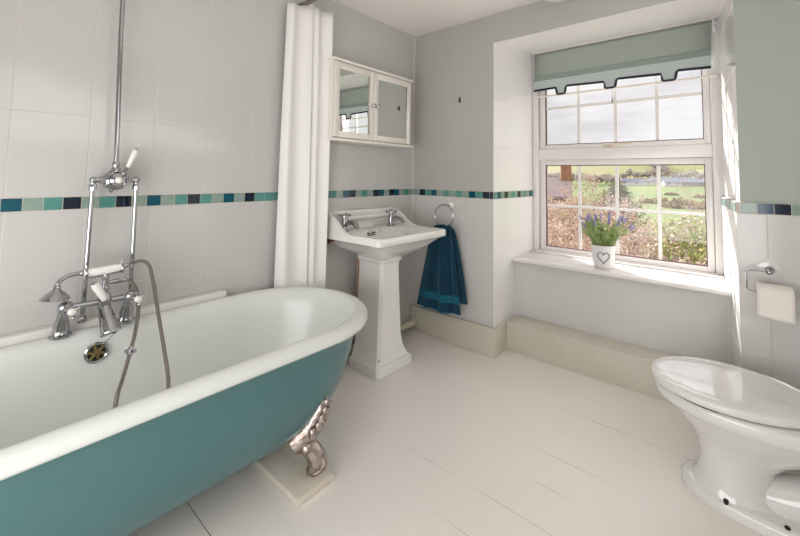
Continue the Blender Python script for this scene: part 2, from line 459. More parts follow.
# boxed skirtings
b = MB(); b.prism([(0.0, 0.0), (-0.027, 0.0), (-0.027, -L1 - 0.027), (0.163, -L1 - 0.027), (0.163, -L1), (0.0, -L1)], 'xy', 0.0, 0.2015)
struct('baseboard_left', b, M_skirt, bevel=0.003, smooth=False)
b = MB(); b.box(0.163, DU, -L2 - 0.02, -L1, 0.0, 0.2)
b.box(0.161, DU, -L2 - 0.02, -L1 - 0.027, 0.2, 0.212)
struct('baseboard_front', b, M_skirt, bevel=0.002, smooth=False)

# window sill board
b = MB(); b.prism([(0.312, -0.752), (0.36, -0.752), (0.36, -L1 - 0.001), (0.70, -L1 - 0.001), (0.70, -2.075), (0.36, -2.118), (0.36, -2.135), (0.312, -2.135)][::-1], 'xy', 0.632, 0.662)
struct('trim_7', b, M_upvc, bevel=0.008, smooth=False)
b = MB(); b.box(0.655, 0.72, -2.075, -0.79, 0.662, 0.672)
struct('trim_8', b, M_upvc, bevel=0.004, smooth=False)

# ------------------------------------------------------------------ window_1
YL, YR = -0.790, -2.082
def framebox(mb, x0, x1, ya, yb, z0, z1, w):
    """rectangular frame; ya is the left (larger) y"""
    wl_, wr_, wb_, wt_ = w
    mb.box(x0, x1, ya - wl_, ya, z0, z1); mb.box(x0, x1, yb, yb + wr_, z0, z1)
    mb.box(x0, x1, yb + wr_, ya - wl_, z0, z0 + wb_); mb.box(x0, x1, yb + wr_, ya - wl_, z1 - wt_, z1)
win = bpy.data.objects.new('window_1', None); C.objects.link(win); win.location = (DW, -1.44, 0.66); win['kind'] = 'structure'; ORIG[win.name] = Vector(win.location)
b = MB(); framebox(b, 0.725, 0.80, YL + 0.012, YR - 0.012, 0.655, 2.45, (0.055, 0.060, 0.022, 0.10))
b.box(0.725, 0.80, YR + 0.048, YL - 0.043, 1.455, 1.545)
build('window_frame', b, M_upvc, win, bevel=0.004, smooth=False)
for nm, z0, z1 in (('upper', 1.545, 2.36), ('lower', 0.675, 1.455)):
    b = MB(); framebox(b, 0.742, 0.79, -0.836, -2.030, z0 + 0.002, z1 - 0.002, (0.052, 0.040, 0.036, 0.045))
    sash = build('window_sash', b, M_upvc, win, bevel=0.005, smooth=False)
    b = MB(); framebox(b, 0.744, 0.762, -0.887, -1.991, z0 + 0.037, z1 - 0.046, (0.006, 0.006, 0.006, 0.006))
    build('gasket', b, M_gasket, sash, smooth=False)
    b = MB(); b.box(0.757, 0.761, -1.99, -0.888, z0 + 0.038, z1 - 0.047)
    g = build('window_glass', b, M_glass, sash, smooth=False)
    b = MB()
    zz = 1.906 if nm == 'upper' else 1.062
    for y in (-1.163, -1.440, -1.717): b.box(0.750, 0.768, y - 0.011, y + 0.011, z0 + 0.043, z1 - 0.052)
    b.box(0.7495, 0.7685, -1.985, -0.893, zz - 0.010, zz + 0.010)
    build('glazing_bars', b, M_upvc, sash, smooth=False)
# window handle on the bottom rail of the upper sash
b = MB(); b.box(0.722, 0.742, -1.42, -1.36, 1.552, 1.574)
b.tube([(0.715, -1.375, 1.566), (0.705, -1.42, 1.566), (0.706, -1.56, 1.570)], [0.010, 0.009, 0.007], 10)
hd_ = build('window_handle', b, mat('cream_handle', srgb(214, 196, 178), 0.4), win, bevel=0.002)
# ================================================================== ROLLER BLIND
XB = 0.694
t = thing('roller_blind', (XB, -1.42, 2.37), 'sage green roller blind with dark stepped hem, half drawn at the window top', 'blind')
b = MB(); b.tube([(XB + 0.03, -0.806, 2.375), (XB + 0.03, -2.052, 2.375)], 0.020, 20); build('roller_tube', b, M_blind, t)
b = MB(); b.box(XB + 0.0, XB + 0.06, -2.068, -0.790, 2.398, 2.409); b.box(XB + 0.01, XB + 0.05, -0.800, -0.790, 2.345, 2.40); build('head_rail', b, M_upvc, t, bevel=0.002)
b = MB(); b.box(XB + 0.005, XB + 0.055, -2.068, -2.056, 2.335, 2.40); b.tube([(XB + 0.03, -2.066, 2.375), (XB + 0.03, -2.080, 2.375)], 0.018, 14)
b.box(XB + 0.0, XB + 0.02, -2.072, -2.054, 2.31, 2.34); build('end_bracket', b, M_upvc, t, bevel=0.002)
def blind_profile(z):   # fabric hangs from the front of the tube, with a soft fold across
    return XB + 0.008 + 0.004 * math.exp(-((z - 2.165) / 0.02) ** 2)
yl, yr = -0.806, -2.042
b = MB(); rows = [2.385 - 0.2 * i / 14 for i in range(15)]
b.loft([[Vector((blind_profile(z), yl + (yr - yl) * k / 10, z)) for k in range(11)] for z in rows], closed=False, cap0=False, cap1=False)
build('fabric', b, M_blind, t, solid=0.0015)
b = MB(); b.box(XB - 0.003, XB + 0.009, yr, yl, 2.150, 2.190); build('fold_batten', b, mat('sage_blind_fold', srgb(140, 154, 146), 0.8), t, bevel=0.004)
# lower border with three hanging tabs, outlined in dark braid
edge = [(yl, 2.068), (-0.995, 2.072)]
for a, c in ((-0.998, -1.080), (-1.372, -1.462), (-1.754, -1.848)):
    edge += [(a, 2.066), (a - 0.008, 2.020), (a - 0.016, 2.012), (c + 0.016, 2.012), (c + 0.008, 2.020), (c, 2.066), (c - 0.012, 2.076)]
edge += [(yr, 2.068)]
b = MB(); top = 2.168
for (y0, z0), (y1, z1) in zip(edge[:-1], edge[1:]):
    if abs(y0 - y1) < 1e-4: continue
    b.prism([(y0, z0), (y1, z1), (y1, top), (y0, top)], 'yz', XB + 0.002, XB + 0.0045)
hb = build('hem_border', b, M_blindlow, t, smooth=False)
b = MB(); b.tube([(XB + 0.0025, y, z) for y, z in edge], 0.0095, 8); build('braid', b, M_trim, hb)
b = MB(); b.tube([(XB + 0.006, -0.822, 2.008), (XB + 0.006, -2.066, 2.006)], 0.0078, 10)
b.ball((XB + 0.006, -0.822, 2.008), 0.012); b.ball((XB + 0.006, -2.066, 2.006), 0.013); b.lathe([(0.011, 0), (0.008, 0.02)], (XB + 0.006, -2.064, 2.006), (0, 1, 0), 12)
build('pull_rod', b, mat('cream_rod', srgb(234, 224, 214), 0.4), t)
b = MB(); b.tube([(XB + 0.006, -1.43, 2.01), (XB + 0.006, -1.43, 1.93)], 0.0012, 6); b.lathe([(0.003, 0), (0.008, -0.03), (0.006, -0.045)], (XB + 0.006, -1.43, 1.935), (0, 0, 1), 10)
build('pull_cord', b, mat('cord_grey', srgb(150, 140, 138), 0.6), t)

# ================================================================== BATH
TX0, TX1 = -2.98, -1.135; TCX = (TX0 + TX1) / 2; TCY = -0.462; TB = 0.418; TS = (TX1 - TX0) / 2
def tub_ring(di, de, z, n=40):
    bb = TB - di; aa = TS - de; s = aa - (TB - de * 0.0 - di * 0.55) * 0.98
    s = max(s, 0.2); ea = aa - s; pts = []
    for k in range(n):
        a = -pi / 2 + pi * k / (n - 1)
        pts.append(Vector((TCX + s + ea * cos(a), TCY + bb * sin(a), z)))
    for k in range(n):
        a = pi / 2 + pi * k / (n - 1)
        pts.append(Vector((TCX - s + ea * cos(a), TCY + bb * sin(a), z)))
    return pts
tub = thing('bathtub', (TCX, TCY, 0.03), 'roll top bathtub, teal outside and white inside, standing on claw feet', 'bathtub')
inner = [(0.30, 0.55, 0.188), (0.24, 0.40, 0.190), (0.19, 0.31, 0.205), (0.155, 0.24, 0.24), (0.13, 0.19, 0.30), (0.112, 0.15, 0.40), (0.098, 0.118, 0.50), (0.088, 0.098, 0.575), (0.080, 0.084, 0.610),
         (0.068, 0.068, 0.632), (0.050, 0.050, 0.642), (0.030, 0.030, 0.642), (0.012, 0.012, 0.634), (0.002, 0.002, 0.618), (0.000, 0.000, 0.605), (0.006, 0.006, 0.594), (0.020, 0.020, 0.590), (0.040, 0.044, 0.592)]
b = MB(); b.loft([tub_ring(*p) for p in inner], True, True, False)
build('enamel_interior_and_rim', b, M_enamel, tub, autos=60)
outer = [(0.040, 0.044, 0.592), (0.048, 0.055, 0.585), (0.054, 0.068, 0.52), (0.064, 0.092, 0.43), (0.080, 0.125, 0.34), (0.105, 0.18, 0.26), (0.145, 0.26, 0.20), (0.20, 0.36, 0.160), (0.27, 0.48, 0.140)]
b = MB(); b.loft([tub_ring(*p) for p in outer], True, False, True)
build('outer_casing', b, M_teal, tub, autos=60)
# claw feet
def claw_foot(px, py, ang):
    U = Vector((cos(ang), sin(ang), 0)); W = Vector((-sin(ang), cos(ang), 0)); O = Vector((px, py, 0))
    P = lambda u, w, z: O + U * u + W * w + Vector((0, 0, z))
    mb = MB()
    # shield that hugs the casing
    mb.tube([P(0.085, 0, 0.345), P(0.070, 0, 0.30), P(0.045, 0, 0.25), P(0.010, 0, 0.205), P(-0.035, 0, 0.172)], [0.006, 0.022, 0.036, 0.046, 0.05], 12, flat=1.0)
    for i, (u, z) in enumerate([(0.094, 0.325), (0.088, 0.295), (0.076, 0.268), (0.060, 0.243), (0.040, 0.220)]):
        r = 0.012 + 0.002 * i
        for sgn in (-1, 1): mb.ball(P(u, sgn * (0.010 + 0.007 * i), z), r, 8, (1, 1, 1.5))
        mb.ball(P(u + 0.014, 0, z - 0.01), r * 0.8, 8, (1, 1, 1.6))
    # knee scrolls and the S-curved leg down to the paw
    mb.ball(P(0.015, 0.034, 0.165), 0.024, 10); mb.ball(P(0.015, -0.034, 0.165), 0.024, 10); mb.ball(P(0.036, 0, 0.178), 0.024, 10)
    ctl = [(-0.005, 0.185, 0.034), (0.024, 0.150, 0.036), (0.052, 0.112, 0.040), (0.058, 0.080, 0.038), (0.040, 0.054, 0.026), (0.022, 0.043, 0.012)]
    pp = smooth_path([P(u, 0, z) for u, z, r in ctl], 5); rr_ = [ctl[min(k // 5, 5)][2] + (ctl[min(k // 5 + 1, 5)][2] - ctl[min(k // 5, 5)][2]) * (k % 5) / 5 for k in range(len(pp))]
    mb.tube(pp, rr_, 14)
    for sgn in (-1, 0, 1):
        mb.tube(smooth_path([P(0.082, sgn * 0.016, 0.110), P(0.092, sgn * 0.021, 0.082), P(0.072, sgn * 0.020, 0.056), P(0.040, sgn * 0.014, 0.0400)], 4), [0.012] * 4 + [0.013] * 4 + [0.011] * 4 + [0.008], 8)
    build('claw_foot', mb, M_chrome_old, tub, autos=70)
claw_foot(-1.605, -0.735, radians(-35)); claw_foot(-1.605, -0.190, radians(35))
claw_foot(-2.52, -0.735, radians(-145)); claw_foot(-2.52, -0.190, radians(145))
# overflow grille on the wall side of the interior
OV = Vector((-2.205, -0.142, 0.556)); OA = Vector((0, -1, 0.11)).normalized()
b = MB(); b.lathe([(0.040, 0), (0.041, 0.006), (0.036, 0.010), (0.031, 0.008), (0.031, 0.002)], OV, OA, 28)
ov = build('overflow_grille', b, M_chrome, tub); ov['label'] = 'chrome overflow grille'
b = MB(); b.lathe([(0.030, 0.004), (0.030, 0.006)], OV, OA, 24); build('overflow_hole', b, M_black, ov)
b = MB(); Ua = OA.orthogonal().normalized(); Wa = OA.cross(Ua)
for k in range(6):
    a = k * pi / 3; e = Ua * cos(a) + Wa * sin(a); b.tube([OV + OA * 0.009 + e * 0.006, OV + OA * 0.009 + e * 0.031], [0.0075, 0.005], 6)
b.lathe([(0.012, 0.006), (0.009, 0.012), (0.004, 0.014)], OV, OA, 14)
build('overflow_spokes', b, M_brassdark, ov)
b = MB()
cp = [Vector((-2.150, -0.205, 0.645)) + (OV + OA * 0.012 + Vector((0.020, 0, 0.032)) - Vector((-2.150, -0.205, 0.645))) * k / 9 for k in range(10)]
for k, p in enumerate(cp): b.torus(p, 0.0035, 0.0011, (1, 0, 0) if k % 2 else (0, 0, 1), 8, 5)
build('plug_chain', b, M_chrome, ov)

# timber packer under the feet
b = MB(); b.box(-1.685, -1.505, -0.826, -0.07, 0.0, 0.030)
o = build('wooden_packer', b, M_wood, None, bevel=0.003, origin=(-1.595, -0.45, 0), smooth=False)
tag(o, 'thin white painted board lying on the floor under the near claw foot', 'board')
b = MB(); b.box(-2.60, -2.42, -0.826, -0.07, 0.0, 0.030)
o = build('wooden_packer', b, M_wood, None, bevel=0.003, origin=(-2.51, -0.45, 0), smooth=False)
tag(o, 'white painted board on the floor under the left end of the bathtub', 'board')
# tiled upstand between bath and wall
b = MB(); b.box(XC + 0.02, -1.63, -0.052, -0.0005, 0.600, 0.668)
struct('trim_9', b, M_sealant, bevel=0.008, smooth=False)

# ------------------------------------------------------------------ bath shower mixer
mx = thing('bath_mixer_tap', (-2.2, -0.09, 0.642), 'chrome bath mixer with white handles and a handset resting on its cradle', 'tap')
def pillar(x):
    mb = MB()
    mb.tube(smooth_path([(x, -0.094, 0.640), (x, -0.094, 0.665), (x, -0.105, 0.70), (x + 0.0, -0.118, 0.735), (x, -0.135, 0.760), (x, -0.160, 0.768)], 5),
            [0.036 - 0.018 * min(1, k / 12) + 0.008 * max(0, (k - 15) / 10) for k in range(26)], 16)
    mb.lathe([(0.037, -0.002), (0.037, 0.006), (0.031, 0.010)], (x, -0.094, 0.642))
    build('pillar', mb, M_chrome, mx)
PXL, PXR = -2.314, -2.098
pillar(PXL); pillar(PXR)
b = MB(); b.tube([(PXL, -0.150, 0.762), (PXR, -0.150, 0.762)], 0.0125, 14)
b.lathe([(0.022, -0.03), (0.024, -0.01), (0.026, 0.0), (0.024, 0.012), (0.018, 0.03)], (-2.19, -0.150, 0.765), (0, 0, 1), 18)
b.ball((PXL, -0.152, 0.764), 0.026, 14); b.ball((PXR, -0.152, 0.764), 0.026, 14)
b.tube([(-2.19, -0.150, 0.78), (-2.19, -0.150, 0.872)], 0.0105, 12)
b.lathe([(0.014, 0), (0.016, 0.01), (0.012, 0.02)], (-2.19, -0.150, 0.805)); b.lathe([(0.012, 0), (0.016, 0.008), (0.012, 0.016)], (-2.19, -0.150, 0.850))
build('mixer_body', b, M_chrome, mx)
b = MB()   # bell shaped spout
pts = smooth_path([(-2.19, -0.150, 0.748), (-2.186, -0.165, 0.715), (-2.180, -0.192, 0.682), (-2.176, -0.208, 0.655)], 5)
b.tube(pts, [0.020 + 0.015 * (k / 15) for k in range(16)], 18)
b.lathe([(0.035, 0), (0.038, 0.006), (0.037, 0.012)], pts[-1], (pts[-1] - pts[-2]).normalized(), 18)
b.torus((-2.19, -0.152, 0.742), 0.021, 0.003); build('spout', b, M_chrome, mx)
def cross_handle(x, sgn):
    A = Vector((0.25 * sgn, -1, -0.05)).normalized(); O = Vector((x, -0.170, 0.762)); U = Vector((0.2, 0.0, 1)).normalized(); U = (U - A * U.dot(A)).normalized(); W = A.cross(U)
    mb = MB(); mb.lathe([(0.013, 0), (0.013, 0.014), (0.018, 0.018), (0.018, 0.026), (0.009, 0.030), (0.009, 0.040)], O, A, 16)
    c = O + A * 0.040
    for k in range(4):
        e = U * cos(k * pi / 2 + 0.5) + W * sin(k * pi / 2 + 0.5); mb.tube([c, c + e * 0.022, c + e * 0.026], [0.005, 0.0045, 0.0065], 8); mb.ball(c + e * 0.028, 0.0068, 8)
    h = build('tap_handle', mb, M_chrome, mx)
    mb = MB(); mb.lathe([(0.009, 0.036), (0.013, 0.040), (0.014, 0.050), (0.010, 0.056), (0.002, 0.058)], O, A, 16); build('porcelain_button', mb, M_porc, h)
cross_handle(PXL, 1); cross_handle(PXR, 1)
# diverter lever with white grip
b = MB(); b.tube([(-2.19, -0.160, 0.772), (-2.198, -0.180, 0.780)], 0.009, 10); lv = build('diverter_lever', b, M_chrome, mx)
b = MB(); b.tube([(-2.196, -0.180, 0.776), (-2.208, -0.186, 0.800), (-2.230, -0.196, 0.840), (-2.236, -0.199, 0.852)], [0.011, 0.014, 0.016, 0.012], 14); build('lever_grip', b, M_porc, lv)
b = MB(); b.lathe([(0.012, 0), (0.011, 0.004), (0.004, 0.006)], (-2.2365, -0.199, 0.852), (-0.4, -0.2, 0.9), 12); build('grip_cap', b, M_chrome, lv)
# cradle fork
b = MB()
b.tube([(-2.235, -0.152, 0.870), (-2.145, -0.152, 0.876)], 0.007, 10)
for x in (-2.256, -2.136):
    b.torus((x, -0.152, 0.888), 0.017, 0.004, (1, 0, 0), 16, 6)
    b.tube([(x, -0.152, 0.903), (x, -0.152, 0.918)], [0.004, 0.005], 8)
b.tube([(-2.252, -0.152, 0.872), (-2.235, -0.152, 0.870)], 0.006, 8); b.tube([(-2.126, -0.152, 0.874), (-2.145, -0.152, 0.876)], 0.006, 8)
build('cradle', b, M_chrome, mx)
# handset: top-level, rests in the cradle
hs = thing('shower_handset', (-2.2, -0.152, 0.888), 'chrome telephone style shower handset with white porcelain grip lying across the mixer cradle', 'shower head')
b = MB(); b.tube([(-2.264, -0.152, 0.890), (-2.23, -0.152, 0.888), (-2.19, -0.152, 0.889), (-2.16, -0.152, 0.892), (-2.134, -0.152, 0.894)], [0.0135, 0.0165, 0.0175, 0.0165, 0.0135], 16); build('handset_grip', b, M_porc, hs)
b = MB(); b.tube(smooth_path([(-2.264, -0.152, 0.890), (-2.290, -0.154, 0.890), (-2.318, -0.158, 0.885), (-2.338, -0.162, 0.870), (-2.344, -0.165, 0.852)], 5), 0.0078, 12)
b.lathe([(0.012, -0.004), (0.012, 0.006), (0.009, 0.012)], (-2.264, -0.152, 0.890), (-1, 0, 0), 12); build('handset_neck', b, M_chrome, hs)
b = MB(); b.lathe([(0.008, 0.012), (0.012, 0.004), (0.012, -0.004), (0.017, -0.010), (0.034, -0.024), (0.044, -0.036), (0.047, -0.042), (0.043, -0.045)], (-2.344, -0.166, 0.850), (0.10, 0.05, 1), 26); build('rose', b, M_chrome, hs)
# hose: from the mixer arm into the tub and back up to the handset
hp = thing('shower_hose', (-2.15, -0.15, 0.85), 'long grey metal shower hose looping from the mixer down into the bathtub', 'hose')
path = smooth_path([(-2.118, -0.152, 0.896), (-2.092, -0.153, 0.905), (-2.062, -0.156, 0.906), (-2.036, -0.160, 0.881), (-2.018, -0.172, 0.796), (-2.005, -0.220, 0.655), (-2.006, -0.300, 0.549), (-2.018, -0.40, 0.45), (-2.05, -0.48, 0.30), (-2.08, -0.51, 0.212), (-2.15, -0.54, 0.203), (-2.21, -0.52, 0.25), (-2.210, -0.47, 0.38),
                    (-2.190, -0.40, 0.46), (-2.155, -0.325, 0.497), (-2.112, -0.242, 0.56), (-2.087, -0.200, 0.62), (-2.076, -0.185, 0.70), (-2.077, -0.172, 0.76), (-2.092, -0.160, 0.812), (-2.120, -0.152, 0.836)], 8)
b = MB(); b.tube(path, [0.0068 + (0.0008 if k % 2 else 0) for k in range(len(path))], 8)
M_hose = mat('braided_hose', srgb(150, 142, 134), 0.35, metal=0.9)
n_ = M_hose.node_tree.nodes; l_ = M_hose.node_tree.links
wv = n_.new('ShaderNodeTexWave'); wv.bands_direction = 'Z'; wv.inputs['Scale'].default_value = 70
tcn = n_.new('ShaderNodeTexCoord'); l_.new(tcn.outputs['Object'], wv.inputs['Vector'])
bpn = n_.new('ShaderNodeBump'); bpn.inputs['Strength'].default_value = 0.8; bpn.inputs['Distance'].default_value = 0.002
l_.new(wv.outputs['Fac'], bpn.inputs['Height']); l_.new(bpn.outputs[0], n_['Principled BSDF'].inputs['Normal'])
build('braided_tube', b, M_hose, hp, autos=80)
b = MB(); b.tube([(-2.130, -0.152, 0.894), (-2.112, -0.152, 0.898)], [0.010, 0.0085], 12); build('hose_fitting', b, M_chrome, hp)
b = MB(); b.tube([(-2.176, -0.152, 0.836), (-2.118, -0.152, 0.836)], [0.009, 0.010], 10); b.lathe([(0.013, 0), (0.013, 0.018)], (-2.15, -0.152, 0.836), (1, 0, 0), 6); build('hose_fitting', b, M_chrome, hp)
b = MB(); b.lathe([(0.010, -0.016), (0.010, -0.004), (0.022, -0.003), (0.022, 0.003), (0.010, 0.004), (0.010, 0.016)], (-2.112, -0.242, 0.56), (0.25, 0.45, 0.6), 14); build('hose_fitting', b, M_chrome, hp)
# ------------------------------------------------------------------ exposed valve and pipes on the wall
sv = thing('shower_valve', (-2.16, -0.06, 1.262), 'chrome exposed shower valve on the tiled wall with a white lever and rising pipe', 'shower valve')
VX, VY, VZ = -2.160, -0.078, 1.262
b = MB(); b.tube([(-2.172, -0.078, HC), (-2.170, -0.078, 1.9), (-2.160, -0.078, 1.33)], 0.0098, 14); build('riser_pipe', b, M_chrome, sv)
for x0, x1, zb in ((-2.237, -2.243, 0.668), (-2.080, -2.076, 0.668)):
    b = MB(); b.tube([(x0, -0.078, VZ), (x1, -0.062, zb)], 0.0090, 14)
    b.lathe([(0.014, 0), (0.014, 0.022), (0.011, 0.028)], (x1, -0.062, zb), (0, 0, 1), 6); b.lathe([(0.017, 0), (0.019, 0.008), (0.012, 0.018)], (x1, -0.062, zb - 0.0), (0, 0, 1), 14)
    build('supply_pipe', b, M_chrome, sv)
    b = MB(); b.ball((x0, -0.078, VZ), 0.0145, 12); b.lathe([(0.0145, -0.045), (0.0145, -0.028), (0.0125, -0.018)], (x0, -0.078, VZ), (0, 0, 1), 8)
    sg = 1 if x0 < VX else -1
    b.tube([(x0, -0.078, VZ), (VX - sg * 0.03, -0.078, VZ)], 0.0125, 12); b.lathe([(0.0155, 0), (0.0155, 0.018)], (x0 + sg * 0.022, -0.078, VZ), (sg, 0, 0), 6)
    build('pipe_elbow', b, M_chrome, sv)
b = MB(); b.lathe([(0.030, 0.0), (0.040, 0.012), (0.044, 0.030), (0.044, 0.055), (0.038, 0.066), (0.028, 0.072), (0.026, 0.088), (0.020, 0.090), (0.020, 0.106), (0.0155, 0.108)], (VX, -0.022, VZ), (0, -1, 0), 28)
b.lathe([(0.018, 0), (0.018, 0.014), (0.013, 0.02), (0.015, 0.026), (0.015, 0.04), (0.011, 0.046)], (-2.160, -0.078, VZ + 0.036), (0, 0, 1), 12)
b.lathe([(0.030, 0), (0.030, 0.006), (0.018, 0.010), (0.016, 0.022)], (VX, 0.0, VZ), (0, -1, 0), 20)
b.ball((VX - 0.012, -0.078, VZ - 0.046), 0.010, 8)
for a in (0.6, 2.1, 3.7, 5.3): b.ball((VX + 0.043 * cos(a), -0.085, VZ + 0.043 * sin(a)), 0.006, 8)
build('valve_body', b, M_chrome, sv)
b = MB(); b.lathe([(0.010, 0.100), (0.0135, 0.106), (0.0135, 0.118), (0.009, 0.123), (0.002, 0.125)], (VX, -0.022, VZ), (0, -1, 0), 18)
build('temperature_knob', b, M_porc, sv)
b = MB(); b.tube([(VX + 0.016, -0.105, VZ + 0.018), (VX + 0.037, -0.108, VZ + 0.058)], [0.007, 0.006], 10); b.ball((VX + 0.022, -0.106, VZ + 0.028), 0.011, 10)
b.ball((VX + 0.046, -0.105, VZ + 0.010), 0.009, 8); b.tube([(VX + 0.02, -0.10, VZ + 0.006), (VX + 0.046, -0.105, VZ + 0.010)], 0.005, 8)
lv = build('lever_arm', b, M_chrome, sv)
b = MB(); b.tube([(VX + 0.036, -0.108, VZ + 0.056), (VX + 0.043, -0.109, VZ + 0.076), (VX + 0.056, -0.111, VZ + 0.114), (VX + 0.062, -0.112, VZ + 0.132)], [0.0075, 0.010, 0.0125, 0.010], 14); build('lever_grip', b, M_porc, lv)
b = MB(); b.ball((VX + 0.064, -0.1125, VZ + 0.138), 0.0075, 10); build('lever_finial', b, M_chrome, lv)

# ================================================================== SHOWER CURTAIN AND RAIL
cr = thing('curtain_rail', (-1.20, -0.2, 2.36), 'grey metal shower curtain rail at the ceiling above the bath end', 'curtain rail')
b = MB(); b.box(-1.225, -1.195, -1.6, -0.001, 2.388, 2.404); build('rail_bar', b, mat('rail_grey', srgb(128, 118, 114), 0.5, metal=0.4), cr, bevel=0.002)
for yy in (-0.9, -1.58):
    b = MB(); b.tube([(-1.21, yy, 2.404), (-1.21, yy, HC)], 0.006, 8); build('rail_hanger', b, M_chrome, cr)
cu = thing('shower_curtain', (-1.18, -0.08, 2.33), 'white fabric shower curtain gathered in folds beside the mirror cabinet', 'curtain')
b = MB(); rows = []; NU = 150
for i in range(40):
    v = i / 39; z = 2.375 - v * 2.06
    ring = []
    wd = 0.70 + 0.30 * min(1, v * 3.0)                 # gathered a little tighter at the rail
    for k in range(NU + 1):
        u = k / NU
        x = -1.330 + 0.332 * u; y = -0.060 - 0.055 * u
        amp = (0.024 + 0.007 * sin(6 * u + 2)) * (0.7 + 0.3 * v)
        ph = 2 * pi * 4.2 * u + 0.9 * sin(2.5 * v + 5 * u) + 1.1 * sin(8 * u + 1)
        y += amp * sin(ph) * 0.8; x += amp * 0.75 * cos(ph * 0.5 + 1.0 + 0.4 * v)
        x = x + 0.012 * (1 - v) * (1 if u < 0.5 else -0.5)
        zz = z
        if i == 0: zz = z - 0.008 + 0.030 * math.exp(-((u - 0.45) / 0.16) ** 2) + 0.020 * u
        ring.append(Vector((x, min(y, -0.008), zz)))
    rows.append(ring)
b.loft(rows, closed=False, cap0=False, cap1=False)
build('curtain_cloth', b, M_curtain, cu, solid=0.002, autos=80)
# ================================================================== MIRROR CABINET
cb = thing('mirror_cabinet', (-0.64, -0.08, 1.52), 'white wall cabinet with two mirrored doors above the washbasin', 'cabinet')
CX0, CX1, CZ0, CZ1, CY = -1.030, -0.235, 1.545, 2.060, -0.140
b = MB(); b.box(CX0, CX1, CY, -0.001, CZ0, CZ1); bdy = build('body', b, [M_gap, M_cab], cb, smooth=False)
for p in bdy.data.polygons:
    if abs(p.normal.x) > 0.5: p.material_index = 1
b = MB(); b.box(CX0 - 0.012, CX1 + 0.014, CY - 0.030, -0.001, CZ1, CZ1 + 0.018); build('top_board', b, M_cab, cb, bevel=0.003, smooth=False)
b = MB(); b.box(CX0 - 0.012, CX1 + 0.014, CY - 0.034, -0.001, CZ0 - 0.020, CZ0 - 0.002); build('bottom_board', b, M_cab, cb, bevel=0.003, smooth=False)
for xa, xb, yy in ((CX1 - 0.001, CX1 + 0.002, CY), (CX0 - 0.006, CX0 + 0.001, CY - 0.022)):
    b = MB(); b.box(xa, xb, yy, -0.001, CZ0, CZ1); build('side_panel', b, M_cab, cb, smooth=False)
def door(x0, x1, tilt, kx):
    """tilt: the free-standing left edge stands proud by this many degrees (warped door)"""
    z0, z1 = CZ0 + 0.004, CZ1 - 0.006; w = 0.042; y0, y1 = CY - 0.020, CY - 0.001
    def rot(mb):
        a = radians(tilt); c, s = cos(a), sin(a)
        for v in mb.v:
            dx, dy = v.x - x1, v.y - y1; v.x = x1 + dx * c - dy * s; v.y = y1 + dx * s + dy * c
        return mb
    mb = MB(); mb.box(x0, x0 + w, y0, y1, z0, z1); mb.box(x1 - w, x1, y0, y1, z0, z1); mb.box(x0 + w, x1 - w, y0, y1, z0, z0 + w); mb.box(x0 + w, x1 - w, y0, y1, z1 - w, z1)
    d = build('door', rot(mb), M_cab, cb, bevel=0.003, smooth=False)
    mb = MB(); mb.box(x0 + w - 0.004, x1 - w + 0.004, y0 + 0.009, y0 + 0.012, z0 + w - 0.004, z1 - w + 0.004); build('mirror', rot(mb), M_mirror, d, smooth=False)
    mb = MB(); mb.lathe([(0.008, 0), (0.006, 0.008), (0.006, 0.014), (0.013, 0.020), (0.015, 0.027), (0.010, 0.034), (0.002, 0.036)], (kx, y0, 1.80), (0, -1, 0), 16); build('knob', rot(mb), M_chrome, d)
door(CX0 + 0.003, -0.6545, 1.6, -0.676); door(-0.6505, CX1 - 0.002, 0.0, -0.628)

# ================================================================== WASHBASIN
bs = thing('pedestal_washbasin', (-0.63, -0.25, 0.0), 'white ceramic washbasin with raised back, standing on a tapered pedestal', 'washbasin')
BX0, BX1, BY0, BY1, BZ = -0.985, -0.285, -0.560, -0.004, 0.920
def rr(i, z, r, yb=0): return rrect(BX0 + i, BX1 - i, BY0 + i, BY1 - yb, r, z)
b = MB()
out_r = [rrect(BX0 + .245, BX1 - .245, -0.355, -0.11, 0.03, 0.732), rrect(BX0 + .205, BX1 - .205, -0.395, -0.085, 0.06, 0.752), rrect(BX0 + .13, BX1 - .13, -0.465, -0.04, 0.10, 0.788), rrect(BX0 + .070, BX1 - .070, -0.512, -0.015, 0.10, 0.825),
         rrect(BX0 + .035, BX1 - .035, -0.535, BY1, 0.06, 0.860), rrect(BX0 + .014, BX1 - .014, BY0 + .012, BY1, 0.03, 0.868), rrect(BX0, BX1, BY0, BY1, 0.028, 0.876), rrect(BX0, BX1, BY0, BY1, 0.028, 0.912), rrect(BX0 + .004, BX1 - .004, BY0 + .004, BY1, 0.028, 0.919), rrect(BX0 + .012, BX1 - .012, BY0 + .012, BY1 - .002, 0.028, 0.922),
         rrect(BX0 + .030, BX1 - .030, BY0 + .030, BY1 - .005, 0.026, 0.919), rrect(BX0 + .040, BX1 - .040, BY0 + .040, BY1 - .03, 0.026, 0.913)]
deck = rrect(BX0 + .055, BX1 - .055, BY0 + .052, -0.172, 0.045, 0.912)
bowl = [rrect(BX0 + .062, BX1 - .062, BY0 + .058, -0.178, 0.050, 0.905), rrect(BX0 + .078, BX1 - .078, BY0 + .075, -0.186, 0.055, 0.870), rrect(BX0 + .115, BX1 - .115, BY0 + .105, -0.196, 0.06, 0.815), rrect(BX0 + .17, BX1 - .17, BY0 + .15, -0.225, 0.06, 0.785), rrect(BX0 + .27, BX1 - .27, -0.36, -0.29, 0.03, 0.778)]
b.loft(out_r + [deck] + bowl)
build('basin', b, M_ceramic, bs, autos=60)
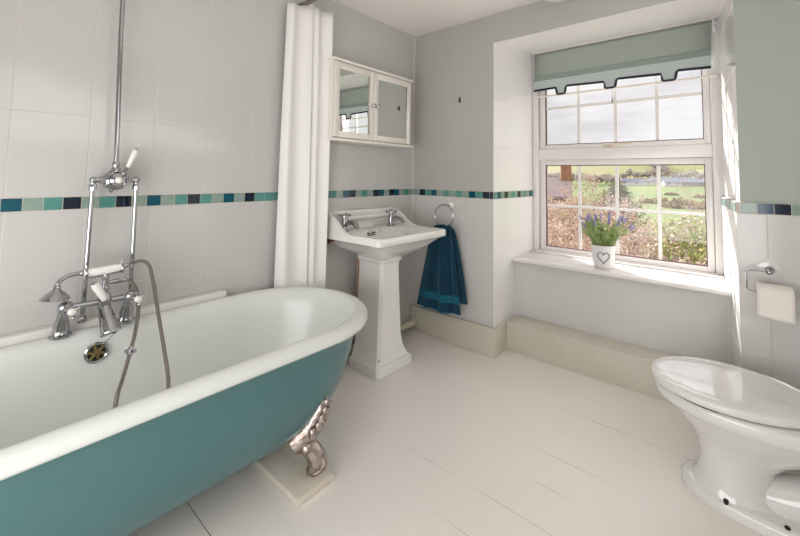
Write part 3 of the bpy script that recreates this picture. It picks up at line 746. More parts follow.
# raised back with sweeping side wings
b = MB()
b.prism([(BX0 + .006, 0.915), (BX1 - .006, 0.915), (BX1 - .006, 1.015), (BX1 - .020, 1.038), (BX1 - .045, 1.045), (BX0 + .045, 1.045), (BX0 + .020, 1.038), (BX0 + .006, 1.015)], 'xz', -0.004, -0.034)
wing = [(-0.004, 0.915), (-0.330, 0.915), (-0.290, 0.922), (-0.240, 0.935), (-0.195, 0.958), (-0.155, 0.990), (-0.120, 1.016), (-0.080, 1.036), (-0.040, 1.045), (-0.004, 1.045)]
b.prism(wing, 'yz', BX0 + .004, BX0 + .034); b.prism(wing, 'yz', BX1 - .034, BX1 - .004)
# soap shelf along the back
shelf = [(-0.030, 0.968), (-0.080, 0.980), (-0.112, 0.992), (-0.120, 1.002), (-0.112, 1.012), (-0.060, 1.014), (-0.030, 1.030)]
b.prism(shelf, 'yz', BX0 + .16, BX1 - .15)
b.prism([(-0.030, 0.915), (-0.085, 0.915), (-0.080, 0.945), (-0.060, 0.975), (-0.030, 0.99)], 'yz', -0.70, -0.56)
build('basin_upstand', b, M_ceramic, bs, bevel=0.006)
b = MB()
for x in (-0.69, -0.585): b.prism([(-0.166, 0.906), (-0.192, 0.906), (-0.188, 0.893), (-0.172, 0.893)], 'yz', x - 0.014, x + 0.014)
b.box(-0.70, -0.575, -0.185, -0.168, 0.910, 0.915)
build('soap_groove', b, M_ceramic, bs, bevel=0.002)
b = MB()  # maker's mark: two rows of small dark letters on the bowl's back slope
random.seed(3)
for row, n in ((0.893, 4), (0.878, 4)):
    for k in range(n):
        x = -0.716 + k * 0.020 + (0.004 if row < 0.87 else 0)
        for dx in (0, 0.006, 0.011):
            b.box(x + dx, x + dx + 0.0034, -0.1875, -0.1800, row - 0.004, row + 0.005)
build('makers_mark', b, mat('mark_ink', srgb(52, 46, 52), 0.5), bs, smooth=False)
# pedestal
b = MB(); PX = -0.630
def ped(hw, yf, yb, z, c=0.022): 
    return [Vector(p) for p in ((PX - hw, yf + c, z), (PX - hw + c, yf, z), (PX + hw - c, yf, z), (PX + hw, yf + c, z), (PX + hw, yb, z), (PX - hw, yb, z))]
prof = [(0.176, -0.400, 0.0), (0.176, -0.400, 0.052), (0.168, -0.392, 0.062), (0.158, -0.384, 0.064), (0.146, -0.374, 0.085), (0.132, -0.362, 0.115), (0.122, -0.353, 0.16), (0.115, -0.347, 0.22), (0.098, -0.338, 0.60), (0.096, -0.337, 0.680), (0.099, -0.340, 0.700), (0.110, -0.351, 0.716), (0.112, -0.353, 0.722), (0.112, -0.353, 0.735)]
b.loft([ped(h, f, -0.115, z) for h, f, z in prof])
build('pedestal', b, M_ceramic, bs, bevel=0.004, autos=25)
b = MB(); b.ball((-0.773, -0.37, 0.10), 0.006, 8, (1, .6, 1.1)); build('screw_hole', b, M_black, bs)
K = 1.4
for tx in (-0.862, -0.392):
    b = MB(); O = Vector((tx, -0.105, 0.912))
    b.lathe([(0.024, 0), (0.024, 0.004), (0.017, 0.010), (0.013, 0.022), (0.015, 0.040), (0.011, 0.056), (0.010, 0.066), (0.014, 0.070), (0.014, 0.078), (0.006, 0.084)], O, (0, 0, 1), 18)
    b.tube(smooth_path([O + Vector((0, -0.008, 0.032)), O + Vector((0, -0.040, 0.046)), O + Vector((0, -0.070, 0.042)), O + Vector((0, -0.092, 0.024))], 5), [0.011] * 6 + [0.009] * 9 + [0.0095], 12)
    for v in b.v: v[:] = O + (v - O) * K
    tp = build('basin_tap', b, M_chrome, bs)
    b = MB()
    for k in range(4):
        a = k * pi / 2 + 0.5; e = Vector((cos(a), sin(a), 0)); b.tube([O + Vector((0, 0, 0.080)), O + Vector((0, 0, 0.080)) + e * 0.024], [0.0045, 0.004], 8); b.ball(O + Vector((0, 0, 0.080)) + e * 0.028, 0.0068, 8)
    b.lathe([(0.010, 0.076), (0.010, 0.086), (0.003, 0.089)], O, (0, 0, 1), 12)
    for v in b.v: v[:] = O + (v - O) * K
    build('tap_handle', b, M_chrome, tp)
b = MB(); 
for k in range(26): b.torus((-0.372, -0.172 - 0.0012 * k, 0.900 - 0.0045 * k), 0.003, 0.001, (1, 0, 0) if k % 2 else (0, 1, 0.2), 8, 5)
build('plug_chain', b, M_chrome, bs)
b = MB(); b.box(-0.965, -0.945, -0.06, -0.001, 0.835, 0.860); b.tube([(-0.955, -0.06, 0.85), (-0.955, -0.13, 0.868)], 0.007, 8)
build('fixing_bracket', b, M_rust, bs, bevel=0.002)
# waste pipe and copper tails behind the pedestal
b = MB(); b.tube([(-0.690, -0.062, 0.105), (-0.690, -0.062, 0.700)], 0.0085, 10)
o = build('copper_tail', b, mat('copper_pipe', srgb(196, 140, 96), 0.35, metal=0.6, nz=(srgb(225, 200, 175), 9, 0.7)), None, origin=(-0.690, -0.06, 0.1))
tag(o, 'thin copper supply pipe rising behind the left side of the basin pedestal', 'pipe')
b = MB(); b.tube([(-3.2, -0.060, 0.072), (-0.062, -0.060, 0.074), (-0.040, -0.060, 0.074)], 0.025, 16); b.lathe([(0.029, 0), (0.029, 0.03)], (-0.085, -0.06, 0.074), (1, 0, 0), 16)
b.tube([(-1.3, -0.060, 0.0), (-1.3, -0.060, 0.05)], 0.012, 8)
o = build('heating_pipe', b, M_pipe, None, origin=(-1.6, -0.06, 0.07))
tag(o, 'cream painted horizontal pipe along the foot of the tiled wall behind the pedestal', 'pipe')

# ================================================================== TOWEL RING AND TOWEL
tr = thing('towel_ring', (0, -0.398, 1.054), 'round chrome towel ring on a white rose, right of the washbasin', 'towel ring')
b = MB(); b.lathe([(0.028, 0), (0.029, 0.006), (0.022, 0.014), (0.012, 0.018)], (0, -0.398, 1.066), (-1, 0, 0), 24); build('rose', b, M_porc, tr)
b = MB(); b.tube([(-0.010, -0.398, 1.066), (-0.040, -0.392, 1.068), (-0.046, -0.375, 1.070)], 0.0065, 10); b.ball((-0.046, -0.372, 1.072), 0.011, 10); build('arm', b, M_chrome, tr)
RC = Vector((-0.046, -0.362, 0.985)); b = MB(); b.torus(RC, 0.087, 0.0036, (1, 0.03, 0), 48, 8); build('ring', b, M_chrome, tr)
tw = thing('hand_towel', (-0.055, -0.35, 0.88), 'dark teal bath towel hanging in folds through the chrome ring', 'towel')
def towel_sheet(x0, ytl, ytr, ybl, ybr, zt, zbl, zbr, seed, z_from=0.0, z_to=1.0, nu=60, nv=50, puff=1.0):
    rows = []
    for i in range(nv + 1):
        v = z_from + (z_to - z_from) * i / nv; ring = []
        for k in range(nu + 1):
            u = k / nu; s = v ** 0.75
            y = (ytl + (ytr - ytl) * u) * (1 - s) + (ybl + (ybr - ybl) * u) * s
            z = zt * (1 - v) + (zbl + (zbr - zbl) * u) * v
            amp = 0.020 * (1 - 0.35 * v) * puff
            x = x0 + amp * sin(2 * pi * 2.6 * u + seed + 0.6 * sin(3 * v)) + 0.007 * sin(2 * pi * 6.2 * u + 2 * seed) * (1 - 0.6 * v) - 0.010 * sin(pi * u) * puff
            z += 0.006 * sin(7 * u + seed) * v
            arch = 1 - min(1, v / 0.10)
            x += 0.028 * arch * arch * (1 if x0 < -0.07 else -1) * 0.8
            z += -0.014 * arch * (2 * u - 1) ** 2
            ring.append(Vector((min(x, -0.034), y, z)))
        rows.append(ring)
    mb = MB(); mb.loft(rows, closed=False, cap0=False, cap1=False); return mb
b = towel_sheet(-0.088, -0.288, -0.452, -0.125, -0.555, 0.915, 0.245, 0.258, 0.4)
f = build('front_fall', b, M_towel, tw, solid=0.010, autos=80)
b = towel_sheet(-0.0905, -0.288, -0.452, -0.125, -0.555, 0.915, 0.245, 0.258, 0.4, 0.80, 0.885, 60, 6)
build('woven_band', b, M_towelband, tw, solid=0.0125, autos=80)
b = towel_sheet(-0.052, -0.300, -0.462, -0.200, -0.590, 0.915, 0.300, 0.335, 1.7, puff=0.45)
build('back_fall', b, M_towel, tw, solid=0.008, autos=80)
b = towel_sheet(-0.0895, -0.288, -0.452, -0.125, -0.555, 0.915, 0.245, 0.258, 0.4, 0.985, 1.0, 60, 2)
build('stitched_hem', b, mat('teal_hem', srgb(10, 92, 128), 0.9), tw, solid=0.0125, autos=80)

# old screw hook in the plaster
hk = thing('wall_hook', (0, -0.478, 1.918), 'tiny dark metal hook screwed into the plain wall left of the window', 'hook')
b = MB(); b.box(-0.004, 0, -0.486, -0.471, 1.894, 1.936); b.ball((-0.006, -0.4785, 1.928), 0.006, 8); b.tube([(-0.004, -0.4785, 1.905), (-0.018, -0.4785, 1.900), (-0.020, -0.4785, 1.914)], 0.003, 8)
build('hook_plate', b, mat('dark_bronze', srgb(70, 48, 42), 0.5, metal=0.5), hk)

# ================================================================== CEILING LAMP
lp = thing('ceiling_lamp', (-0.215, -1.330, HC), 'small glass ceiling lamp just in front of the window', 'ceiling lamp')
LX, LY = -0.215, -1.330
b = MB(); b.lathe([(0.07, 0), (0.07, -0.02), (0.05, -0.03)], (LX, LY, HC), (0, 0, 1), 28); build('lamp_base', b, M_chrome, lp)
b = MB(); b.lathe([(0.055, -0.028), (0.075, -0.06), (0.085, -0.085), (0.080, -0.105), (0.050, -0.118), (0.002, -0.122)], (LX, LY, HC), (0, 0, 1), 32, caps=False); build('lamp_shade', b, M_glassdome, lp)

# ================================================================== TOILET
tl = thing('toilet', (-0.46, -2.2, 0), 'white ceramic toilet with closed domed lid at the right edge', 'toilet')
TCXt = -0.462
def egg(z, yf, yb, hw, ex=2.0, n=48, cx=TCXt, wf=0.46):
    """egg outline: widest at wf of the length from the front"""
    L = yf - yb; yc = yf - L * wf; pts = []
    for k in range(n):
        a = 2 * pi * k / n; c, s = cos(a), sin(a)
        x = cx + hw * (abs(c) ** (2 / ex)) * (1 if c >= 0 else -1)
        ry = (yf - yc) if s >= 0 else (yc - yb)
        pts.append(Vector((x, yc + ry * (abs(s) ** (2 / ex)) * (1 if s >= 0 else -1), z)))
    return pts
b = MB()
b.loft([egg(0.0, -1.935, -2.72, 0.160, 2.3), egg(0.030, -1.935, -2.72, 0.160, 2.3), egg(0.042, -1.943, -2.71, 0.152, 2.3), egg(0.048, -1.955, -2.70, 0.140, 2.2)], cap1=True)
b.loft([egg(0.044, -1.970, -2.26, 0.128, 2.3), egg(0.070, -1.990, -2.245, 0.116), egg(0.11, -2.000, -2.235, 0.110), egg(0.17, -2.004, -2.25, 0.108), egg(0.215, -1.994, -2.30, 0.118), egg(0.26, -1.962, -2.38, 0.148), egg(0.31, -1.910, -2.47, 0.186), egg(0.345, -1.874, -2.52, 0.210), egg(0.358, -1.858, -2.53, 0.220), egg(0.364, -1.846, -2.54, 0.226), egg(0.402, -1.840, -2.56, 0.230), egg(0.412, -1.850, -2.56, 0.222)])
build('pan', b, M_ceramic_w, tl, autos=60)
b = MB(); b.tube(smooth_path([(TCXt, -2.12, 0.055), (TCXt, -2.25, 0.065), (TCXt, -2.36, 0.100), (TCXt, -2.46, 0.17), (TCXt, -2.52, 0.27), (TCXt, -2.68, 0.27)], 6), [0.05, 0.055, 0.062, 0.070, 0.076, 0.080] + [0.085] * 25, 24)
build('trapway', b, M_ceramic_w, tl)
b = MB(); b.loft([egg(0.409, -1.858, -2.37, 0.214), egg(0.421, -1.858, -2.37, 0.214)]); build('lid_gap_shade', b, M_black, tl)  # black ring standing in for the shaded gap between lid and bowl
b = MB(); b.loft([egg(0.419, -1.842, -2.385, 0.226), egg(0.423, -1.832, -2.392, 0.233), egg(0.440, -1.830, -2.392, 0.234), egg(0.446, -1.835, -2.388, 0.230), egg(0.452, -1.850, -2.378, 0.219), egg(0.456, -1.88, -2.35, 0.193), egg(0.459, -1.94, -2.30, 0.145), egg(0.461, -2.02, -2.23, 0.08), egg(0.462, -2.08, -2.17, 0.03)])
build('lid', b, M_ceramic_w, tl, autos=60)
for x, y in ((-0.600, -2.092), (-0.606, -2.263)):
    b = MB(); b.lathe([(0.0085, -0.012), (0.0085, 0.004)], (x + 0.008, y, 0.0470), (-0.25, 0, 1), 16); build('screw_cap', b, M_black, tl)
b = MB(); b.loft([rrect(TCXt - 0.19, TCXt + 0.19, -2.80, -2.60, 0.03, 0.40), rrect(TCXt - 0.21, TCXt + 0.21, -2.82, -2.59, 0.03, 0.72)]); b.loft([rrect(TCXt - 0.22, TCXt + 0.22, -2.83, -2.58, 0.03, 0.72), rrect(TCXt - 0.22, TCXt + 0.22, -2.83, -2.58, 0.03, 0.75)])
b.box(TCXt - 0.10, TCXt + 0.10, -2.75, -2.48, 0.33, 0.40)
build('cistern', b, M_ceramic_w, tl, bevel=0.006)

# ================================================================== TOILET ROLL AND HOLDER
XP = -0.012
th = thing('toilet_roll_holder', (XP, -2.265, 0.868), 'chrome wire toilet roll holder on the tiled pier by the toilet', 'toilet roll holder')
b = MB(); b.lathe([(0.043, 0), (0.043, 0.003), (0.036, 0.006)], (XP, -2.262, 0.872), (-1, 0, 0), 28); build('backplate', b, M_ceramic_w, th)
b = MB(); b.lathe([(0.016, 0), (0.018, 0.012), (0.014, 0.020), (0.009, 0.026)], (XP - 0.005, -2.266, 0.868), (-1, 0, 0), 20); b.tube([(XP - 0.02, -2.266, 0.868), (-0.075, -2.262, 0.866)], 0.008, 10); b.ball((-0.078, -2.262, 0.866), 0.0135, 12); build('post', b, M_chrome, th)
b = MB(); b.tube(smooth_path([(-0.078, -2.262, 0.866), (-0.078, -2.205, 0.866), (-0.078, -2.183, 0.860), (-0.078, -2.180, 0.846), (-0.078, -2.180, 0.785), (-0.078, -2.184, 0.772), (-0.078, -2.20, 0.768), (-0.078, -2.345, 0.768), (-0.078, -2.362, 0.772), (-0.078, -2.366, 0.790)], 5), 0.0036, 8); build('wire_arm', b, M_chrome, th)
ro = thing('toilet_roll', (-0.078, -2.27, 0.768), 'white toilet paper roll with a loose sheet hanging from the chrome holder', 'toilet roll')
b = MB()
RO = (-0.078, -2.215, 0.758)
b.lathe([(0.019, 0.0), (0.052, 0.0), (0.052, 0.122), (0.019, 0.122)], RO, (0, -1, 0), 36, caps=False); b.lathe([(0.019, 0), (0.019, 0.122)], RO, (0, -1, 0), 20, caps=False)
build('paper_roll', b, M_paper, ro, autos=40)
b = MB(); rows = []
for i in range(14):
    if i < 7:
        a = radians(80 + 95 * i / 6); x = RO[0] + 0.0545 * cos(a); z = RO[2] + 0.0545 * sin(a)
    else: x = RO[0] - 0.0545 - 0.002 * (i - 6) * 0.5; z = RO[2] - 0.006 - 0.085 * (i - 6) / 7
    rows.append([Vector((x + 0.002 * sin(9 * k / 8 + i * .4), RO[1] + 0.002 - 0.128 * k / 8, z - (0.010 * (k / 8) if i > 6 else 0))) for k in range(9)])
b.loft(rows, closed=False, cap0=False, cap1=False); build('loose_sheet', b, M_paper, ro, solid=0.001)

# ================================================================== LAVENDER IN POT
PO = Vector((0.475, -1.405, 0.662)); KL = 1.42
def lav(name, mb, *a, **k):
    for v in mb.v: v[:] = PO + (v - PO) * KL
    return build(name, mb, *a, **k)
pl = thing('potted_lavender', PO, 'lavender plant in a white pot with a wire heart on the window sill', 'potted plant')
b = MB(); b.lathe([(0.030, 0.0), (0.043, 0.001), (0.046, 0.006), (0.052, 0.06), (0.058, 0.108), (0.059, 0.112), (0.054, 0.112), (0.050, 0.09), (0.03, 0.088)], PO, (0, 0, 1), 32, caps=True); pot = lav('pot', b, mat('white_pot', srgb(230, 226, 226), 0.45), pl)
toc = (Vector((-2.62, -2.16, 0)) - Vector((PO.x, PO.y, 0))).normalized(); side = Vector((-toc.y, toc.x, 0))
b = MB(); hp_ = []
for k in range(41):
    a = 2 * pi * k / 40; hx = 16 * sin(a) ** 3 / 17; hz = (13 * cos(a) - 5 * cos(2 * a) - 2 * cos(3 * a) - cos(4 * a)) / 17
    z = 0.056 + hz * 0.033; r = 0.046 + 0.012 * z / 0.11 + 0.0015
    ang = hx * 0.030 / r; d = toc * cos(ang) + side * sin(ang)
    hp_.append(PO + d * r + Vector((0, 0, z)))
b.tube(hp_, 0.0018, 6); lav('wire_heart', b, mat('grey_wire', srgb(74, 74, 78), 0.5), pot)
b = MB(); b.lathe([(0.052, 0.094), (0.03, 0.100), (0.002, 0.102)], PO, (0, 0, 1), 20, caps=False); lav('soil', b, mat('dark_soil', srgb(70, 56, 40), 0.95, bump=0.8, bscale=90), pl)
random.seed(11)
M_leaf = [mat('lavender_leaf', srgb(158, 176, 112), 0.6, nz=(srgb(128, 150, 88), 30, 0.8)), mat('lavender_leaf_light', srgb(170, 184, 130), 0.6)]
M_flow = [mat('lavender_flower', srgb(132, 122, 172), 0.7, nz=(srgb(162, 152, 196), 60, 0.8)), mat('lavender_flower_grey', srgb(176, 160, 186), 0.7)]
stems = MB(); leaves = MB(); tips = []
def leafquad(mb, p, d, L, w):
    d = d.normalized(); s_ = d.cross(Vector((random.uniform(-1, 1), random.uniform(-1, 1), random.uniform(-.3, 1)))); s_ = s_.normalized() if s_.length > .01 else Vector((1, 0, 0))
    mb.add([p, p + d * L * .5 + s_ * w, p + d * L, p + d * L * .5 - s_ * w], [(0, 1, 2, 3)])
for k in range(80):
    a = random.uniform(0, 2 * pi); lean = random.uniform(0.08, 0.85) ; r0 = random.uniform(0, 0.04)
    base = PO + Vector((cos(a) * r0, sin(a) * r0, 0.098)); H = random.uniform(0.08, 0.155)
    d = Vector((cos(a) * lean, sin(a) * lean, 1)).normalized()
    pth = [base + d * H * q + Vector((cos(a), sin(a), 0)) * 0.02 * q * q for q in (0, .25, .5, .75, 1)]
    stems.tube(pth, [0.0014] * 5, 5)
    for q in range(22):
        t_ = random.uniform(0.05, 0.95); i = int(t_ * 4); p = pth[i].lerp(pth[min(i + 1, 4)], t_ * 4 - i)
        e = Vector((random.uniform(-1, 1), random.uniform(-1, 1), random.uniform(0.2, 1.3))); leaves.cur = 0 if random.random() < .6 else 1
        leafquad(leaves, p, e, random.uniform(0.018, 0.036), random.uniform(0.0018, 0.0032))
    tips.append((pth[-1], d, H))
lav('stems', stems, M_leaf[0], pl); lf = lav('leaves', leaves, M_leaf, pl, smooth=False)
tips.sort(key=lambda t_: -t_[2])
for k, (p, d, H) in enumerate(tips[:24]):
    b = MB(); L = random.uniform(0.022, 0.038)
    for j in range(10):
        q = j / 9
        for m_ in range(5):
            a = 2 * pi * m_ / 5 + j; e = Vector((cos(a), sin(a), 0.5)); b.ball(p + d * (q * L - 0.008) + e * 0.0042 * (1 - .5 * q), 0.0030, 6)
    lav('flower_spike', b, M_flow[0] if k % 3 else M_flow[1], pl)
#OUTSIDE#
# ================================================================== OUTSIDE: GARDEN, VALLEY, HILLSIDE
EYE = Vector((-2.63, -2.16, 1.30))
def polar(az, d, z=0.0):
    a = radians(az); return Vector((-2.63 + d * cos(a), -2.16 + d * sin(a), z))
PROF = [(0, -2.9), (14, -2.9), (30, -4.2), (60, -6.2), (120, -8.2), (200, -7.0), (260, -4.6), (330, -2.6), (380, 2.0), (470, 17.0), (570, 35.0), (650, 45.5), (760, 47.0), (1000, 30.0)]
def ground_z(d):
    for (a, za), (c, zc) in zip(PROF[:-1], PROF[1:]):
        if d <= c:
            t = (d - a) / (c - a); t = t * t * (3 - 2 * t) * 0.35 + t * 0.65; return za + (zc - za) * t
    return PROF[-1][1]
def field_mat():
    m = bpy.data.materials.new('pasture_grass'); m.use_nodes = True; n = m.node_tree.nodes; l = m.node_tree.links; b = n['Principled BSDF']
    tc = n.new('ShaderNodeTexCoord'); t = n.new('ShaderNodeTexNoise'); t.inputs['Scale'].default_value = 0.035; t.inputs['Detail'].default_value = 8
    l.new(tc.outputs['Object'], t.inputs['Vector'])
    r = n.new('ShaderNodeValToRGB'); e = r.color_ramp.elements
    e[0].position = 0.35; e[0].color = (0.085, 0.115, 0.036, 1); e[1].position = 0.65; e[1].color = (0.112, 0.130, 0.052, 1)
    l.new(t.outputs['Fac'], r.inputs[0])
    v = n.new('ShaderNodeTexVoronoi'); v.inputs['Scale'].default_value = 0.011; l.new(tc.outputs['Object'], v.inputs['Vector'])
    r2 = n.new('ShaderNodeValToRGB'); r2.color_ramp.interpolation = 'CONSTANT'; q = r2.color_ramp.elements
    q[0].color = (0.150, 0.155, 0.068, 1); q[1].position = 0.5; q[1].color = (0.170, 0.162, 0.084, 1)
    l.new(v.outputs['Color'], r2.inputs[0])
    s = n.new('ShaderNodeSeparateXYZ'); l.new(tc.outputs['Object'], s.inputs[0])
    far = n.new('ShaderNodeMapRange'); far.inputs['From Min'].default_value = 0.0; far.inputs['From Max'].default_value = 4.0; l.new(s.outputs['Z'], far.inputs['Value'])
    mx = n.new('ShaderNodeMix'); mx.data_type = 'RGBA'; l.new(far.outputs[0], mx.inputs['Factor']); l.new(r.outputs[0], mx.inputs['A']); l.new(r2.outputs[0], mx.inputs['B'])
    nr = n.new('ShaderNodeMapRange'); nr.inputs['From Min'].default_value = 25; nr.inputs['From Max'].default_value = 70; l.new(s.outputs['X'], nr.inputs['Value'])
    m2 = n.new('ShaderNodeMix'); m2.data_type = 'RGBA'; m2.inputs['A'].default_value = (0.16, 0.125, 0.07, 1); l.new(nr.outputs[0], m2.inputs['Factor']); l.new(mx.outputs['Result'], m2.inputs['B'])
    l.new(m2.outputs['Result'], b.inputs['Base Color']); b.inputs['Roughness'].default_value = 0.95; b.inputs['Specular IOR Level'].default_value = 0.1
    return m
b = MB(); ds = [4.2, 8, 14, 22, 30, 45, 60, 90, 120, 160, 200, 230, 260, 295, 330, 355, 380, 425, 470, 520, 570, 610, 650, 700, 760, 1000]
b.loft([[polar(-40 + 100 * k / 50, d, ground_z(d) + (2.4 * sin(k * 0.55 + d * 0.01) * min(1, max(0, (d - 380) / 200)))) for k in range(51)] for d in ds], closed=False, cap0=False, cap1=False)
struct('ground_outside', b, field_mat(), autos=180)
b = MB(); b.box(0.95, 1.10, -6.0, 4.0, -2.95, 0.60)
struct('wall_outside_plinth', b, mat('house_render', srgb(190, 185, 175), 0.9), smooth=False)

def veg(name, r, g, b_, r2=None):
    return mat(name, srgb(r, g, b_), 0.9, spec=0.1, nz=(srgb(*r2), 3.0, 1.0) if r2 else None)
V_twig = veg('bare_twigs_brown', 150, 124, 108, (168, 142, 124)); V_pink = veg('dry_pinkish_leaves', 176, 148, 134, (152, 124, 110))
V_tan = veg('dry_tan_leaves', 160, 142, 116, (176, 156, 136)); V_grn = veg('fresh_green_leaves', 132, 142, 78, (100, 116, 58)); V_dgrn = veg('dark_green_needles', 96, 94, 62, (78, 80, 54))
V_white = veg('pale_blossom', 196, 180, 178); V_grey = veg('grey_branches', 174, 156, 150, (150, 132, 126)); V_olive = veg('olive_leaves', 160, 152, 104, (140, 134, 84))
V_far = veg('hazy_distant_wood', 146, 138, 132, (160, 146, 136)); V_gorse = veg('gorse_brown', 140, 116, 78, (112, 100, 74))  # V_far is paled and greyed: distance haze is mixed into its colour

def shrub(name, label, cat, base, rx, rz, kinds, n_stem=70, n_leaf=1500, leaf=0.06, seed=1, group=None, stem_mat=None, stem_r=0.006, spread=1.0):
    """multi-stemmed shrub: forking stems from the base, leaves set round the stems"""
    rnd = random.Random(seed); base = Vector(base); st = MB(); lv = MB(); segs = []; n_leaf = int(n_leaf * 2.0); leaf *= 1.15
    for i in range(n_stem):
        a = rnd.uniform(0, 2 * pi); q = sqrt(rnd.random()); H = rz * (1 - 0.35 * q * q) * rnd.uniform(0.72, 1.0)
        end = base + Vector((cos(a) * rx * q * spread, sin(a) * rx * q * spread, H)); mid = base + Vector((cos(a) * rx * q * 0.42, sin(a) * rx * q * 0.42, H * 0.5)) + Vector((rnd.uniform(-.1, .1), rnd.uniform(-.1, .1), 0)) * rx
        p0 = base + Vector((cos(a), sin(a), 0)) * rx * 0.08
        pts = smooth_path([p0, mid, end], 3); st.tube(pts, [stem_r * (1.6 - 1.3 * k / 6) for k in range(7)], 3, caps=False); segs.append((mid, end))
        for j in range(5):
            s0 = pts[2 + j % 4]; e = s0 + Vector((rnd.uniform(-1, 1), rnd.uniform(-1, 1), rnd.uniform(0.2, 1.0))) * rx * 0.26
            st.tube([s0, s0.lerp(e, .5) + Vector((rnd.uniform(-1, 1), rnd.uniform(-1, 1), 0)) * rx * .03, e], [stem_r * .8, stem_r * .6, stem_r * .3], 3, caps=False); segs.append((s0, e))
            for j2 in range(2):
                e2 = e + Vector((rnd.uniform(-1, 1), rnd.uniform(-1, 1), rnd.uniform(-0.1, 1.0))) * rx * 0.14
                st.tube([s0.lerp(e, .6), e2], [stem_r * .5, stem_r * .25], 3, caps=False); segs.append((e, e2))
    for i in range(n_leaf):
        a_, b_ = segs[rnd.randrange(len(segs))]
        while b_.z < base.z + 0.5 * rz and rnd.random() < 0.85: a_, b_ = segs[rnd.randrange(len(segs))]
        p = a_.lerp(b_, rnd.random()) + Vector((rnd.gauss(0, 1), rnd.gauss(0, 1), rnd.gauss(0, 1))) * rx * 0.035
        d = Vector((rnd.uniform(-1, 1), rnd.uniform(-1, 1), rnd.uniform(-1, 1))).normalized(); s_ = d.orthogonal().normalized(); L = leaf * rnd.uniform(0.5, 1.2)
        lv.cur = rnd.choices(range(len(kinds)), [k[1] for k in kinds])[0]
        lv.add([p, p + d * L * .5 + s_ * L * .3, p + d * L, p + d * L * .5 - s_ * L * .3], [(0, 1, 2, 3)])
    root = thing(name, tuple(base), label, cat, group)
    build('stems', st, stem_mat or V_twig, root)
    if n_leaf: build('leaves', lv, [k[0] for k in kinds], root, smooth=False)
    return root
def garden(az, d, ztop, rx, *a, **k):
    """stand a shrub on the ground at this bearing and distance with its top at height ztop"""
    name, label, cat = a[:3]; g = ground_z(d)
    return shrub(name, label, cat, polar(az, d, g), rx, ztop - g, *a[3:], **k)
PK = [(V_pink, 5), (V_tan, 3), (V_grey, 2)]
garden(19.6, 9.0, 0.62, 1.3, 'garden_shrub', 'brown leafless shrub outside the lower left window pane', 'shrub', PK, 90, 5200, 0.055, seed=2)
garden(16.0, 8.0, 0.42, 1.2, 'garden_shrub', 'pinkish brown winter shrub outside, directly behind the potted lavender', 'shrub', PK, 90, 5200, 0.05, seed=3)
garden(18.3, 13.5, 1.12, 1.7, 'garden_shrub', 'tall tan shrub outside in front of the stone cottage with the brick chimney', 'shrub', [(V_tan, 5), (V_pink, 4), (V_olive, 1)], 90, 4200, 0.08, seed=4)
garden(13.2, 11.5, 0.55, 1.6, 'garden_shrub', 'pinkish shrub outside, just below the dark conifer', 'shrub', PK, 90, 4800, 0.07, seed=5)
garden(15.6, 15.5, 1.72, 1.9, 'garden_tree', 'bare spreading tree outside, left of the dark conifer', 'tree', [(V_grey, 4), (V_tan, 4), (V_pink, 3)], 80, 4800, 0.07, seed=6, stem_mat=V_grey, stem_r=0.012)
garden(9.6, 8.5, 0.55, 1.15, 'garden_shrub', 'pale grey pink twiggy shrub outside, right of the potted lavender', 'shrub', [(V_grey, 5), (V_white, 3), (V_pink, 3)], 100, 4200, 0.04, seed=7, stem_mat=V_grey)
garden(7.0, 8.0, 0.36, 1.0, 'garden_shrub', 'grey mauve twiggy shrub outside, between the pale shrub and the round green bush', 'shrub', [(V_grey, 6), (V_white, 2), (V_pink, 2)], 100, 3600, 0.04, seed=8, stem_mat=V_grey)
garden(3.0, 8.6, 1.02, 1.15, 'garden_bush', 'rounded green leafy bush outside the lower right window pane', 'bush', [(V_grn, 5), (V_olive, 4), (V_tan, 2), (V_white, 1)], 170, 12000, 0.062, seed=9)
garden(8.8, 5.6, 0.19, 0.60, 'garden_hedge', 'low hedge outside with mixed pink and green leaves, nearest the sill centre', 'hedge', [(V_grn, 3), (V_pink, 4), (V_olive, 3), (V_tan, 2)], 60, 3200, 0.045, seed=10)
garden(4.0, 5.4, 0.13, 0.60, 'garden_hedge', 'low hedge outside with pink and green leaves at the right end of the sill', 'hedge', [(V_grn, 4), (V_pink, 4), (V_olive, 3), (V_tan, 2)], 60, 3200, 0.045, seed=11)
garden(10.5, 14.0, -0.05, 1.7, 'garden_shrub', 'dull tan shrub outside, behind the pale twiggy shrub', 'shrub', [(V_tan, 4), (V_olive, 3), (V_grey, 3)], 80, 3600, 0.08, seed=12)
garden(5.2, 15.0, 0.25, 1.7, 'garden_shrub', 'olive brown shrub outside, behind the round green bush', 'shrub', [(V_olive, 4), (V_tan, 3), (V_grey, 3)], 80, 3600, 0.08, seed=13)
garden(21.5, 15.0, 0.7, 1.8, 'garden_shrub', 'tan shrub outside at the far left edge of the window', 'shrub', PK, 80, 4000, 0.08, seed=14)
garden(3.4, 17.5, 3.05, 1.5, 'garden_tree', 'slender bare tree outside rising into the upper right pane', 'tree', [(V_grey, 1)], 34, 0, 0.03, seed=15, stem_mat=V_grey, stem_r=0.006)
